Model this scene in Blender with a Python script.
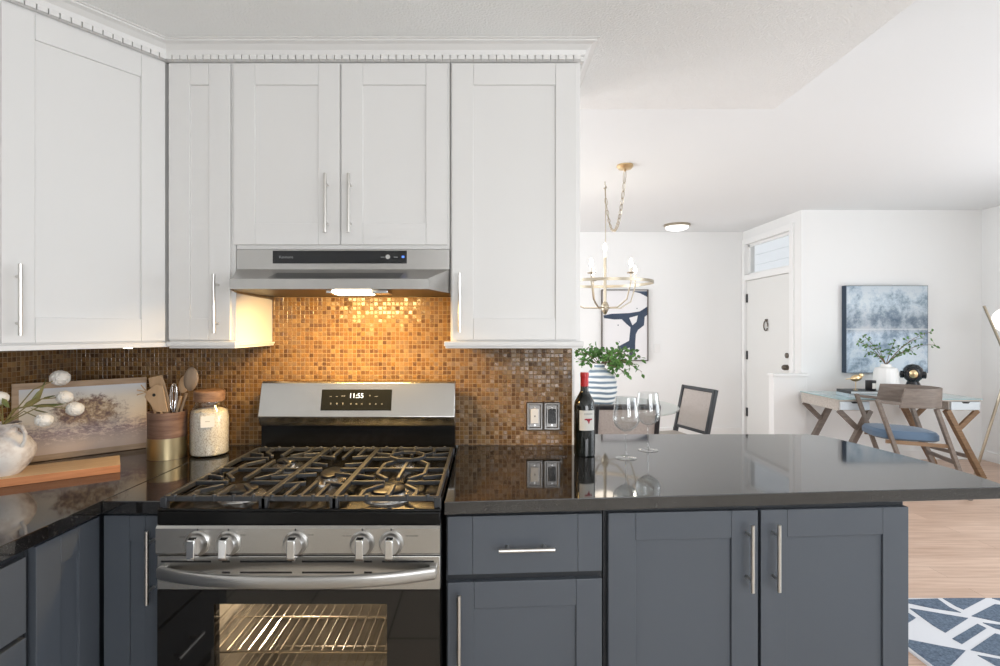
import bpy, bmesh, math, random
from mathutils import Vector, Matrix
random.seed(7)
PI = math.pi
C = bpy.context.scene.collection
for o in list(bpy.data.objects): bpy.data.objects.remove(o)

# ------------------------------------------------------------ camera, world, lights, exposure
F, CU, CV, CZ = 530.0, 487.0, 329.0, 1.40
cam = bpy.data.cameras.new('camera'); cam.sensor_width = 36; cam.lens = 36*F/1000
cam.shift_x = (500-CU)/1000; cam.shift_y = -(333-CV)/1000; cam.clip_start = .05
co = bpy.data.objects.new('camera', cam); C.objects.link(co)
co.location = (0, 0, CZ); co.rotation_euler = (PI/2, 0, 0)
bpy.context.scene.camera = co
sc = bpy.context.scene
sc.view_settings.view_transform = 'Standard'; sc.view_settings.look = 'None'
sc.view_settings.gamma = 1; sc.view_settings.use_curve_mapping = False
sc.view_settings.exposure = 0.0
sc.cycles.transparent_max_bounces = 24
w = bpy.data.worlds.new('world'); sc.world = w; w.use_nodes = True
bg = w.node_tree.nodes['Background']; bg.inputs[0].default_value = (.93, .96, 1, 1); bg.inputs[1].default_value = 1.25

def area(name, loc, rot, sx, sy, power, col=(1, 1, 1), spread=PI):
    l = bpy.data.lights.new(name, 'AREA'); l.shape = 'RECTANGLE'; l.size = sx; l.size_y = sy
    l.energy = power; l.color = col; l.spread = spread
    o = bpy.data.objects.new(name, l); C.objects.link(o); o.location = loc; o.rotation_euler = rot
    return o
def point(name, loc, power, col, r=.03):
    l = bpy.data.lights.new(name, 'POINT'); l.energy = power; l.color = col; l.shadow_soft_size = r
    o = bpy.data.objects.new(name, l); C.objects.link(o); o.location = loc; return o
for wx in (1.0, 2.5): area('kitchen_window_light', (wx, -2.66, 1.55), (math.radians(116), 0, 0), 1.0, 1.3, 42, (.95, .97, 1))
area('living_fill_light', (5.2, 2.0, 1.5), (PI/2, 0, PI/2), 3.5, 1.8, 75, (.90, .95, 1))  # soft light added from the right; its window is unseen and not built
area('dining_fill_light', (-1.9, 4.8, 1.5), (PI/2, 0, -PI/2), 3.2, 1.9, 75, (.94, .97, 1))  # added light for the dining side, where a window is only assumed

# ------------------------------------------------------------ geometry helpers
def P(u, v, d): return Vector(((u-CU)/F*d, d, CZ-(v-CV)/F*d))
def X(u, d): return (u-CU)/F*d
def Z(v, d): return CZ-(v-CV)/F*d
class MB:
    def __init__(s): s.bm = bmesh.new()
    def box(s, x0, x1, y0, y1, z0, z1, M=None):
        vs = [s.bm.verts.new(Vector(p)) for p in ((x0,y0,z0),(x1,y0,z0),(x1,y1,z0),(x0,y1,z0),(x0,y0,z1),(x1,y0,z1),(x1,y1,z1),(x0,y1,z1))]
        if M is not None:
            for v in vs: v.co = M @ v.co
        for f in ((0,3,2,1),(4,5,6,7),(0,1,5,4),(1,2,6,5),(2,3,7,6),(3,0,4,7)): s.bm.faces.new([vs[i] for i in f])
        return s
    def prism(s, pts, a, b, axis='z'):
        """polygon pts extruded between a and b along axis; pts are the two other coords in order"""
        def mk(p, t): return {'z': (p[0], p[1], t), 'x': (t, p[0], p[1]), 'y': (p[0], t, p[1])}[axis]
        A = [s.bm.verts.new(mk(p, a)) for p in pts]; B = [s.bm.verts.new(mk(p, b)) for p in pts]
        s.bm.faces.new(A); s.bm.faces.new(B[::-1])
        for i in range(len(pts)):
            j = (i+1) % len(pts); s.bm.faces.new((A[i], B[i], B[j], A[j]))
        return s
    def lathe(s, prof, seg=32, c=(0, 0), M=None, sx=1, sy=1):
        rings = []
        for r, z in prof:
            if r < 1e-6: ring = [s.bm.verts.new((c[0], c[1], z))]
            else: ring = [s.bm.verts.new((c[0]+sx*r*math.cos(2*PI*k/seg), c[1]+sy*r*math.sin(2*PI*k/seg), z)) for k in range(seg)]
            rings.append(ring)
        if M is not None:
            for rg in rings:
                for v in rg: v.co = M @ v.co
        for a, b in zip(rings, rings[1:]):
            for k in range(seg):
                n = (k+1) % seg
                if len(a) == 1 and len(b) == 1: break
                if len(a) == 1: s.bm.faces.new((a[0], b[n], b[k]))
                elif len(b) == 1: s.bm.faces.new((a[k], a[n], b[0]))
                else: s.bm.faces.new((a[k], a[n], b[n], b[k]))
        return s
    def tube(s, pts, r, seg=8, r2=None, closed=False):
        pts = [Vector(p) for p in pts]; n = len(pts); rings = []; up = None
        for i, p in enumerate(pts):
            if closed: t = pts[(i+1) % n]-pts[i-1]
            else: t = pts[min(i+1, n-1)]-pts[max(i-1, 0)]
            t.normalize()
            if up is None: up = Vector((0, 0, 1)) if abs(t.z) < .9 else Vector((1, 0, 0))
            a = t.cross(up)
            if a.length < 1e-4: a = t.orthogonal()
            a.normalize(); b = a.cross(t).normalized(); up = b
            rr = r if r2 is None else r+(r2-r)*i/max(1, n-1)
            rings.append([s.bm.verts.new(p+rr*(a*math.cos(2*PI*k/seg+PI/seg)+b*math.sin(2*PI*k/seg+PI/seg))) for k in range(seg)])
        m = n if closed else n-1
        for i in range(m):
            A, B = rings[i], rings[(i+1) % n]
            for k in range(seg): s.bm.faces.new((A[k], A[(k+1) % seg], B[(k+1) % seg], B[k]))
        if not closed:
            s.bm.faces.new(rings[0][::-1]); s.bm.faces.new(rings[-1])
        return s
    def bar(s, p, q, w, h, up=(0, 0, 1)):
        p = Vector(p); q = Vector(q); t = (q-p).normalized(); a = t.cross(Vector(up)).normalized(); b = a.cross(t).normalized()
        vs = []
        for c in (p, q):
            for i, j in ((-1, -1), (1, -1), (1, 1), (-1, 1)): vs.append(s.bm.verts.new(c+a*i*w/2+b*j*h/2))
        for f in ((0,1,2,3),(7,6,5,4),(0,4,5,1),(1,5,6,2),(2,6,7,3),(3,7,4,0)): s.bm.faces.new([vs[i] for i in f])
        return s
    def loft(s, rings, cap=True):
        R = [[s.bm.verts.new(p) for p in r] for r in rings]
        for A, B in zip(R, R[1:]):
            for k in range(len(A)): s.bm.faces.new((A[k], A[(k+1) % len(A)], B[(k+1) % len(A)], B[k]))
        if cap: s.bm.faces.new(R[0][::-1]); s.bm.faces.new(R[-1])
        return s
    def leaf(s, p, d, l, wd):
        d = Vector(d).normalized(); n = d.cross(Vector((random.uniform(-1, 1), random.uniform(-1, 1), random.uniform(-1, 1)))).normalized()
        m = n.cross(d)*.18*wd; p = Vector(p)
        pts = [p, p+d*l*.35+n*wd/2+m, p+d*l*.75+n*wd*.35+m, p+d*l, p+d*l*.75-n*wd*.35+m, p+d*l*.35-n*wd/2+m]
        c = s.bm.verts.new(p+d*l*.5); vs = [s.bm.verts.new(q) for q in pts]
        for i in range(6): s.bm.faces.new((c, vs[i], vs[(i+1) % 6]))
        return s
    def build(s, name, m, parent=None, bevel=0, smooth=True, loc=None, rotz=None, ang=35):
        bmesh.ops.recalc_face_normals(s.bm, faces=s.bm.faces[:])
        me = bpy.data.meshes.new(name); s.bm.to_mesh(me); s.bm.free()
        if smooth:
            for p in me.polygons: p.use_smooth = True
            me.set_sharp_from_angle(angle=math.radians(ang))
        me.materials.append(m)
        o = bpy.data.objects.new(name, me); C.objects.link(o)
        if parent: o.parent = parent
        if bevel:
            b = o.modifiers.new('bevel', 'BEVEL'); b.width = bevel; b.segments = 2; b.limit_method = 'ANGLE'; b.harden_normals = False
        if loc: o.location = loc
        if rotz is not None: o.rotation_euler = (0, 0, rotz)
        return o
def tag(o, label, cat, group=None, kind=None):
    o['label'] = label; o['category'] = cat
    if group: o['group'] = group
    if kind: o['kind'] = kind
    return o
def thing(name, label, cat, loc=(0, 0, 0), rotz=0, group=None):
    o = bpy.data.objects.new(name, None); C.objects.link(o); o.location = loc; o.rotation_euler = (0, 0, rotz)
    o.empty_display_size = .05
    return tag(o, label, cat, group)
def struct(o, label, cat):
    o['kind'] = 'structure'; o['label'] = label; o['category'] = cat; return o
def copy_tree(o, parent=None):
    c = o.copy(); C.objects.link(c); c.parent = parent
    for ch in [x for x in bpy.data.objects if x.parent == o]: copy_tree(ch, c)
    return c
def text(name, body, size, m, parent, loc, rot=(PI/2, 0, 0), ext=.0003):
    cu = bpy.data.curves.new(name, 'FONT'); cu.body = body; cu.size = size; cu.extrude = ext
    cu.align_x = 'CENTER'; cu.align_y = 'CENTER'; cu.materials.append(m)
    o = bpy.data.objects.new(name, cu); C.objects.link(o); bpy.context.view_layer.update()
    me = bpy.data.meshes.new_from_object(o.evaluated_get(bpy.context.evaluated_depsgraph_get())); bpy.data.objects.remove(o)
    o = bpy.data.objects.new(name, me); C.objects.link(o); o.parent = parent; o.location = loc; o.rotation_euler = rot
    return o

# ------------------------------------------------------------ materials
def mat(name, col, rough=.5, metal=0, **k):
    m = bpy.data.materials.new(name); m.use_nodes = True; b = m.node_tree.nodes['Principled BSDF']
    b.inputs['Base Color'].default_value = (*col, 1); b.inputs['Roughness'].default_value = rough; b.inputs['Metallic'].default_value = metal
    for kk, v in k.items():
        key = {'ior': 'IOR', 'trans': 'Transmission Weight', 'coat': 'Coat Weight', 'coatr': 'Coat Roughness', 'aniso': 'Anisotropic',
               'emis': 'Emission Strength', 'ecol': 'Emission Color', 'alpha': 'Alpha', 'spec': 'Specular IOR Level', 'sheen': 'Sheen Weight'}[kk]
        b.inputs[key].default_value = (*v, 1) if kk == 'ecol' else v
    return m
def nodes(m): return m.node_tree.nodes, m.node_tree.links, m.node_tree.nodes['Principled BSDF']
def noisecol(m, cols, scale=(1, 1, 1), ns=5, detail=4, stops=None, rough=.6, dist=0, coord='Object', bump=0):
    """colour from noise through a ramp"""
    N, L, b = nodes(m)
    tc = N.new('ShaderNodeTexCoord'); mp = N.new('ShaderNodeMapping'); mp.inputs['Scale'].default_value = scale
    L.new(tc.outputs[coord], mp.inputs[0])
    nz = N.new('ShaderNodeTexNoise'); nz.inputs['Scale'].default_value = ns; nz.inputs['Detail'].default_value = detail
    nz.inputs['Roughness'].default_value = rough; nz.inputs['Distortion'].default_value = dist
    L.new(mp.outputs[0], nz.inputs[0])
    r = N.new('ShaderNodeValToRGB'); cr = r.color_ramp
    stops = stops or [.3+.4*i/(len(cols)-1) for i in range(len(cols))]
    while len(cr.elements) < len(cols): cr.elements.new(.5)
    for e, c, s in zip(cr.elements, cols, stops): e.position = s
    for e, c in zip(cr.elements, cols): e.color = (*c, 1)
    L.new(nz.outputs[0], r.inputs[0]); L.new(r.outputs[0], b.inputs['Base Color'])
    if bump:
        bp = N.new('ShaderNodeBump'); bp.inputs['Strength'].default_value = bump; bp.inputs['Distance'].default_value = .002
        L.new(nz.outputs[0], bp.inputs['Height']); L.new(bp.outputs[0], b.inputs['Normal'])
    return m
def addbump(m, scale, strength, dist=.001, stretch=(1, 1, 1), detail=3):
    N, L, b = nodes(m)
    tc = N.new('ShaderNodeTexCoord'); mp = N.new('ShaderNodeMapping'); mp.inputs['Scale'].default_value = stretch
    nz = N.new('ShaderNodeTexNoise'); nz.inputs['Scale'].default_value = scale; nz.inputs['Detail'].default_value = detail
    bp = N.new('ShaderNodeBump'); bp.inputs['Strength'].default_value = strength; bp.inputs['Distance'].default_value = dist
    L.new(tc.outputs['Object'], mp.inputs[0]); L.new(mp.outputs[0], nz.inputs[0]); L.new(nz.outputs[0], bp.inputs['Height']); L.new(bp.outputs[0], b.inputs['Normal'])
    return m
white_paint = mat('white_cabinet_paint', (.79, .78, .765), .38)
grey_paint = mat('slate_cabinet_paint', (.086, .099, .119), .36)
grey_shaded = mat('slate_paint_shaded', (.022, .025, .03), .5)  # slate paint darkened so the door gaps carry their shade in the colour
wall_paint = addbump(mat('wall_paint', (.86, .86, .85), .8), 60, .15)
trim_paint = mat('trim_paint', (.88, .88, .87), .4)
ceil_paint = addbump(mat('ceiling_paint', (.84, .86, .87), .9), 40, .1)
popcorn = addbump(mat('textured_ceiling_paint', (.93, .93, .92), .95), 130, .8, .004)
nickel = mat('brushed_nickel', (.66, .64, .61), .28, 1)
chrome = mat('chrome', (.8, .8, .8), .12, 1)
steel = addbump(mat('brushed_stainless', (.54, .53, .51), .27, 1, aniso=.5), 30, .06, .0006, (1, 1, 60))
steel_h = addbump(mat('brushed_stainless_handle', (.50, .49, .475), .3, 1), 30, .05, .0006, (1, 60, 60))
alum = mat('burner_aluminium', (.75, .74, .72), .25, 1)
black_en = mat('black_enamel', (.006, .006, .006), .22, spec=.25)
black_pl = mat('black_plastic', (.012, .013, .015), .25)
iron = addbump(mat('cast_iron', (.050, .053, .058), .38, .3), 200, .2, .0005)
black_glass = mat('black_oven_glass', (.006, .005, .004), .04, ior=1.6)
cavity = noisecol(mat('oven_enamel', (.2, .18, .15), .45), [(.12, .105, .09), (.22, .20, .17)], ns=8)
rackm = mat('oven_rack_chrome', (.85, .8, .72), .25, 1)
def thinglass(name, tint, ior):
    m = bpy.data.materials.new(name); m.use_nodes = True; N, L, b = nodes(m); N.remove(b)
    a = N.new('ShaderNodeBsdfTransparent'); a.inputs[0].default_value = (*tint, 1); g = N.new('ShaderNodeBsdfGlossy'); g.inputs['Roughness'].default_value = .02
    lw = N.new('ShaderNodeLayerWeight'); pw = N.new('ShaderNodeMath'); pw.operation = 'POWER'; pw.inputs[1].default_value = 3; L.new(lw.outputs['Facing'], pw.inputs[0])
    f = N.new('ShaderNodeMath'); f.operation = 'MULTIPLY_ADD'; f.inputs[1].default_value = .75; f.inputs[2].default_value = ((ior-1)/(ior+1))**2*2.6; L.new(pw.outputs[0], f.inputs[0]); x = N.new('ShaderNodeMixShader'); L.new(f.outputs[0], x.inputs[0]); L.new(a.outputs[0], x.inputs[1]); L.new(g.outputs[0], x.inputs[2]); L.new(x.outputs[0], N['Material Output'].inputs[0]); return m
glass = thinglass('clear_glass', (.97, .98, .98), 1.35)
tableglass = thinglass('table_glass', (.88, .93, .91), 1.5)
black_m = mat('black_lacquer', (.012, .014, .018), .3)
brass = mat('brass', (.72, .55, .32), .28, 1)
champagne = mat('champagne_metal', (.46, .40, .31), .32, 1)
ceramic = mat('white_ceramic', (.83, .82, .80), .35)
redfoil = mat('red_foil', (.55, .015, .02), .35)
wineglass = mat('dark_wine_glass', (.004, .006, .005), .05, ior=1.6)
paper = mat('paper_label', (.72, .70, .65), .7)
red_ink = mat('red_ink', (.35, .01, .03), .6)
ink = mat('black_ink', (.02, .02, .02), .6)
greyink = mat('grey_ink', (.35, .35, .34), .6)
leafm = noisecol(mat('leaf_green', (.1, .25, .05), .5), [(.03, .11, .02), (.13, .29, .06)], ns=9)
stem = mat('twig', (.16, .10, .06), .7)
navy = noisecol(mat('navy_canvas_paint', (.03, .05, .09), .7), [(.03, .05, .085), (.055, .08, .13)], ns=6)
canvas = mat('canvas', (.83, .82, .83), .8)
darkframe = mat('dark_frame', (.10, .08, .07), .5)
display_white = mat('display_digits', (.6, .75, .9), .4, emis=1.2, ecol=(.75, .88, 1))
display_grey = mat('panel_print', (.32, .33, .33), .5)
# stainless for backguard etc. handled above
def granite():
    m = mat('black_granite', (.012, .012, .012), .05, ior=1.84)
    N, L, b = nodes(m)
    tc = N.new('ShaderNodeTexCoord'); v = N.new('ShaderNodeTexNoise'); v.inputs['Scale'].default_value = 420; v.inputs['Detail'].default_value = 2
    r = N.new('ShaderNodeValToRGB'); r.color_ramp.elements[0].position = .60; r.color_ramp.elements[1].position = .80
    r.color_ramp.elements[0].color = (.008, .008, .009, 1); r.color_ramp.elements[1].color = (.15, .145, .14, 1)
    L.new(tc.outputs['Object'], v.inputs[0]); L.new(v.outputs[0], r.inputs[0]); L.new(r.outputs[0], b.inputs['Base Color'])
    return m
granite_m = granite()
def mosaic():
    m = mat('glass_mosaic', (.2, .1, .05), .22)
    N, L, b = nodes(m); T = .0178
    g = N.new('ShaderNodeNewGeometry'); sp = N.new('ShaderNodeSeparateXYZ'); L.new(g.outputs['Position'], sp.inputs[0])
    def math_(op, a, bb=None):
        n = N.new('ShaderNodeMath'); n.operation = op
        for i, q in enumerate((a, bb)):
            if q is None: continue
            if isinstance(q, (int, float)): n.inputs[i].default_value = q
            else: L.new(q, n.inputs[i])
        return n.outputs[0]
    s = math_('DIVIDE', math_('ADD', sp.outputs[0], sp.outputs[1]), T); t = math_('DIVIDE', sp.outputs[2], T)
    cell = N.new('ShaderNodeCombineXYZ'); L.new(math_('FLOOR', s), cell.inputs[0]); L.new(math_('FLOOR', t), cell.inputs[1])
    wn = N.new('ShaderNodeTexWhiteNoise'); wn.noise_dimensions = '2D'; L.new(cell.outputs[0], wn.inputs['Vector'])
    r = N.new('ShaderNodeValToRGB'); cr = r.color_ramp
    cols = [(.10, .05, .022), (.15, .075, .028), (.20, .10, .032), (.25, .13, .038), (.17, .10, .05), (.28, .16, .055)]
    while len(cr.elements) < len(cols): cr.elements.new(.5)
    for i, e in enumerate(cr.elements): e.position = i/(len(cols)-1)
    for e, c in zip(cr.elements, cols): e.color = (*c, 1)
    L.new(wn.outputs['Value'], r.inputs[0])
    # soft cloud inside the tiles
    nz = N.new('ShaderNodeTexNoise'); nz.inputs['Scale'].default_value = 130; nz.inputs['Detail'].default_value = 3
    L.new(g.outputs['Position'], nz.inputs[0])
    mx = N.new('ShaderNodeMix'); mx.data_type = 'RGBA'; mx.blend_type = 'OVERLAY'; mx.inputs[0].default_value = .35
    L.new(r.outputs[0], mx.inputs[6]); L.new(nz.outputs[0], mx.inputs[7])
    fs = math_('ABSOLUTE', math_('SUBTRACT', math_('FRACT', s), .5)); ft = math_('ABSOLUTE', math_('SUBTRACT', math_('FRACT', t), .5))
    e = math_('MAXIMUM', fs, ft); gr = math_('GREATER_THAN', e, .445)
    m2 = N.new('ShaderNodeMix'); m2.data_type = 'RGBA'; L.new(gr, m2.inputs[0]); L.new(mx.outputs[2], m2.inputs[6]); m2.inputs[7].default_value = (.32, .22, .12, 1)
    L.new(m2.outputs[2], b.inputs['Base Color'])
    rr = math_('ADD', math_('MULTIPLY', wn.outputs['Value'], .2), math_('MULTIPLY', gr, .5)); L.new(math_('ADD', rr, .12), b.inputs['Roughness'])
    sm = N.new('ShaderNodeMapRange'); sm.inputs[1].default_value = .38; sm.inputs[2].default_value = .46; sm.inputs[3].default_value = 1; sm.inputs[4].default_value = 0
    L.new(e, sm.inputs[0])
    # slight individual tilt of every tile
    bp = N.new('ShaderNodeBump'); bp.inputs['Strength'].default_value = .6; bp.inputs['Distance'].default_value = .002
    L.new(sm.outputs[0], bp.inputs['Height'])
    va = N.new('ShaderNodeVectorMath'); va.operation = 'MULTIPLY_ADD'
    L.new(wn.outputs['Color'], va.inputs[0]); va.inputs[1].default_value = (.14, .14, .14); L.new(bp.outputs[0], va.inputs[2])
    vs = N.new('ShaderNodeVectorMath'); vs.operation = 'SUBTRACT'; vs.inputs[1].default_value = (.07, .07, .07); L.new(va.outputs[0], vs.inputs[0])
    nn = N.new('ShaderNodeVectorMath'); nn.operation = 'NORMALIZE'; L.new(vs.outputs[0], nn.inputs[0]); L.new(nn.outputs[0], b.inputs['Normal'])
    return m
mosaic_m = mosaic()
def planks():
    m = mat('light_oak_planks', (.5, .33, .2), .38)
    N, L, b = nodes(m)
    tc = N.new('ShaderNodeTexCoord'); br = N.new('ShaderNodeTexBrick'); br.inputs['Scale'].default_value = 1
    br.inputs['Brick Width'].default_value = 1.3; br.inputs['Row Height'].default_value = .13; br.inputs['Mortar Size'].default_value = .0012
    br.inputs['Color1'].default_value = (.60, .43, .33, 1); br.inputs['Color2'].default_value = (.52, .36, .27, 1); br.inputs['Mortar'].default_value = (.3, .18, .11, 1)
    L.new(tc.outputs['Object'], br.inputs[0])
    mp = N.new('ShaderNodeMapping'); mp.inputs['Scale'].default_value = (1.5, 22, 1); nz = N.new('ShaderNodeTexNoise'); nz.inputs['Scale'].default_value = 2.2; nz.inputs['Detail'].default_value = 6
    L.new(tc.outputs['Object'], mp.inputs[0]); L.new(mp.outputs[0], nz.inputs[0])
    mx = N.new('ShaderNodeMix'); mx.data_type = 'RGBA'; mx.blend_type = 'SOFT_LIGHT'; mx.inputs[0].default_value = .8
    L.new(br.outputs[0], mx.inputs[6]); L.new(nz.outputs[0], mx.inputs[7]); L.new(mx.outputs[2], b.inputs['Base Color'])
    return m
def tiles():
    m = mat('beige_floor_tile', (.4, .34, .27), .35)
    N, L, b = nodes(m)
    tc = N.new('ShaderNodeTexCoord'); br = N.new('ShaderNodeTexBrick'); br.offset = 0; br.inputs['Scale'].default_value = 1
    br.inputs['Brick Width'].default_value = .45; br.inputs['Row Height'].default_value = .45; br.inputs['Mortar Size'].default_value = .004
    br.inputs['Color1'].default_value = (.60, .53, .45, 1); br.inputs['Color2'].default_value = (.56, .50, .42, 1); br.inputs['Mortar'].default_value = (.12, .10, .08, 1)
    L.new(tc.outputs['Object'], br.inputs[0]); L.new(br.outputs[0], b.inputs['Base Color']); return m
def wood(name, cols, scale=(2, 30, 30), ns=3, rough=.5):
    return noisecol(mat(name, cols[0], rough), cols, scale, ns, 5)
board_top = wood('pale_board_wood', [(.55, .38, .22), (.68, .50, .32)])
board_edge = wood('orange_board_wood', [(.42, .15, .05), (.62, .27, .11)])
spoon_w = wood('pale_spoon_wood', [(.50, .33, .19), (.62, .44, .28)], (8, 8, 2))
spoon_g = wood('grey_spoon_wood', [(.22, .16, .11), (.36, .28, .21)], (8, 8, 2))
crock_w = wood('crock_brown_wood', [(.10, .05, .035), (.24, .15, .11)], (3, 3, 30))
greywood = wood('grey_brown_wood', [(.14, .11, .09), (.22, .18, .15)], (3, 3, 20))
brownwood = wood('brown_leg_wood', [(.17, .10, .055), (.28, .17, .09)], (3, 3, 20))
paledesk = wood('washed_desk_wood', [(.42, .38, .34), (.60, .56, .51)], (3, 20, 20))
corkw = wood('cork_lid', [(.17, .09, .055), (.33, .20, .125)], (10, 10, 30))

# ------------------------------------------------------------ structure
D = 2.195; ZC = 2.40; ZH = 2.68; CT = .92
fl = struct(MB().box(-1.85, 5.5, 1.3, 7.2, -.05, 0).build('floor', planks(), smooth=False), 'light oak plank floor seen right of the peninsula', 'floor')
fl2 = struct(MB().box(-1.85, 5.5, -2.7, 1.3, -.05, 0).build('floor_kitchen', tiles(), smooth=False), 'beige tiled kitchen floor in front of the range', 'floor')
wb = struct(MB().box(-1.85, .352, D+.004, D+.125, 0, ZC).build('wall_back', wall_paint, smooth=False), 'kitchen back wall behind the range', 'wall')
bs = MB().box(-1.699, .352, D, D+.004, CT, 1.35).box(-.888, -.130, D, D+.004, 1.35, 1.72).build('tile_backsplash', mosaic_m, wb, smooth=False)
MB().box(.352, .362, D-.002, D+.127, CT, ZC).build('wall_end_trim', trim_paint, wb, smooth=False)
wl = struct(MB().box(-1.85, -1.704, -2.7, D+.125, 0, ZC).build('wall_left', wall_paint, smooth=False), 'kitchen left wall beside the corner counter', 'wall')
MB().box(-1.704, -1.70, .2, D, CT, 1.37).build('tile_backsplash', mosaic_m, wl, smooth=False)
struct(MB().box(-1.85, 1.307, -2.7, 2.41, ZC, ZH+.02).build('ceiling', popcorn, smooth=False), 'lower textured kitchen ceiling with a straight edge', 'ceiling')
struct(MB().box(-1.85, 5.5, -2.7, 7.2, ZH, ZH+.12).build('ceiling_high', ceil_paint, smooth=False), 'higher white ceiling over dining and living area', 'ceiling')
struct(MB().box(-1.85, 3.5, 7.0, 7.12, 0, ZH).build('wall_dining', wall_paint, smooth=False), 'far white wall behind the dining table', 'wall')
struct(MB().box(3.38, 5.45, 5.7, 5.82, 0, ZH).build('wall_living', wall_paint, smooth=False), 'white wall behind the desk', 'wall')
struct(MB().box(5.32, 5.45, 3.7, 5.7, 0, ZH).build('wall_right', wall_paint, smooth=False), 'white wall at the far right', 'wall')
b = MB(); xs = (-1.85, .5, 1.5, 2.0, 3.0, 5.45)
for i in (0, 2, 4): b.box(xs[i], xs[i+1], -2.82, -2.7, 0, ZC)
for i in (1, 3): b.box(xs[i], xs[i+1], -2.82, -2.7, 0, .9); b.box(xs[i], xs[i+1], -2.82, -2.7, 2.2, ZC)
struct(b.build('wall_rear', wall_paint, smooth=False), 'kitchen wall with two windows behind the camera', 'wall')
# entry wall with the front door and the transom window above it
XW = 3.38; dy0, dy1 = 5.90, 6.93
we = MB(); we.box(XW, XW+.12, 5.82, dy0, 0, ZH); we.box(XW, XW+.12, dy1, 7.0, 0, ZH)
we.box(XW, XW+.12, dy0, dy1, 2.50, ZH); we.box(XW, XW+.12, dy0, dy1, 2.03, 2.10)
struct(we.build('wall_entry', wall_paint, smooth=False), 'short white wall holding the front door', 'wall')
dr = struct(MB().box(XW+.015, XW+.055, dy0+.003, dy1-.003, .01, 2.027).build('door_1', mat('door_paint', (.80, .80, .78), .4), bevel=.002), 'plain white front door with black hinges', 'door')
fr = MB()
for a, b in ((dy0-.075, dy0), (dy1, 6.995)): fr.box(XW-.018, XW, a, b, 0, 2.57)
fr.box(XW-.018, XW, dy0, dy1, 2.50, 2.57); fr.box(XW-.016, XW, dy0, dy1, 2.03, 2.10)
fr.build('door_frame', trim_paint, dr, bevel=.002)
for z in (1.80, 1.06, .32):
    MB().box(XW+.004, XW+.016, dy1-.035, dy1-.002, z-.055, z+.055).build('hinge', black_m, dr)
Mx = Matrix.Translation((XW+.015, 0, 0))@Matrix.Rotation(-PI/2, 4, 'Y')
def disc(y, z, r, t, m, name):
    Mm = Matrix.Translation((XW+.015, y, z))@Matrix.Rotation(-PI/2, 4, 'Y')
    return MB().lathe([(0, 0), (r, 0), (r, t*.7), (r*.7, t), (0, t)], 20, M=Mm).build(name, m, dr)
disc(5.99, 1.10, .03, .02, mat('aged_bronze', (.15, .13, .11), .35, 1), 'deadbolt')
disc(5.99, .965, .032, .055, bpy.data.materials['aged_bronze'], 'door_knob')
kk = MB(); kk.tube([(XW+.0, 6.43+.045*math.sin(t*.55), 1.44-.06*math.cos(t*.55)*1.0) for t in range(-2, 10)], .007)
kk.box(XW-.005, XW+.015, 6.41, 6.44, 1.49, 1.52); kk.build('door_knocker', bpy.data.materials['aged_bronze'], dr)
wd = MB()
wd.box(XW+.04, XW+.07, dy0, dy0+.03, 2.10, 2.5); wd.box(XW+.04, XW+.07, dy1-.03, dy1, 2.10, 2.5); wd.box(XW+.04, XW+.07, dy0, dy1, 2.10, 2.125); wd.box(XW+.04, XW+.07, dy0, dy1, 2.47, 2.5)
wo = struct(wd.build('window_1', trim_paint), 'transom window above the front door', 'window')
MB().box(XW+.052, XW+.056, dy0+.03, dy1-.03, 2.125, 2.47).build('window_pane', glass, wo)
# soffit boards outdoors, seen through the transom
so = MB()
for k in range(9): so.box(XW+.9, XW+.93, 5.83, 8.5, 2.1+.16*k, 2.1+.16*k+.15)
struct(so.build('trim_1', mat('outside_siding', (.85, .86, .88), .7), smooth=False), 'pale siding seen through the transom window', 'siding')
# half wall at the entry
hw = MB(); hw.box(3.03, 3.38, 5.60, 5.70, 0, .90); hw.box(3.015, 3.40, 5.585, 5.699, .90, .927)
struct(hw.build('wall_half', wall_paint, bevel=.003), 'low white half wall in front of the front door', 'half wall')
for nm, q in (('baseboard_dining', (.3, 3.36, 6.985, 7.0)), ('baseboard_living', (3.40, 5.32, 5.685, 5.7)), ('baseboard_right', (5.305, 5.32, 3.7, 5.685))):
    struct(MB().box(q[0], q[1], q[2], q[3], 0, .10).build(nm, trim_paint, bevel=.002), 'white baseboard along the '+nm.split('_')[1]+' wall', 'baseboard')

# ------------------------------------------------------------ cabinet parts
def door(parent, w_, h_, loc, paint, st=.075, name='door', t=.02, rail=None):
    rail = rail or st; g = .0006; b = MB()
    b.box(0, st, 0, t, 0, h_); b.box(w_-st, w_, 0, t, 0, h_)
    b.box(st+g, w_-st-g, 0, t, 0, rail); b.box(st+g, w_-st-g, 0, t, h_-rail, h_)
    b.box(st-.005, w_-st+.005, .0075, t-.0005, rail-.005, h_-rail+.005)
    o = b.build(name, paint, parent, bevel=.0012, smooth=False); o.location = loc; return o
def pull(parent, loc, L, vert=True, r=.0058, off=.032):
    b = MB(); h = L/2; q = h*.66
    if vert:
        b.tube([(0, -off, -h), (0, -off, h)], r, 14)
        for s in (-q, q): b.tube([(0, -off, s), (0, 0, s)], r*.8, 10)
    else:
        b.tube([(-h, -off, 0), (h, -off, 0)], r, 14)
        for s in (-q, q): b.tube([(s, -off, 0), (s, 0, 0)], r*.8, 10)
    o = b.build('handle', nickel, parent); o.location = loc; return o

UY = 1.865; ZT = 2.343; ZB = 1.358
G1 = 'white upper cabinets'
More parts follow.
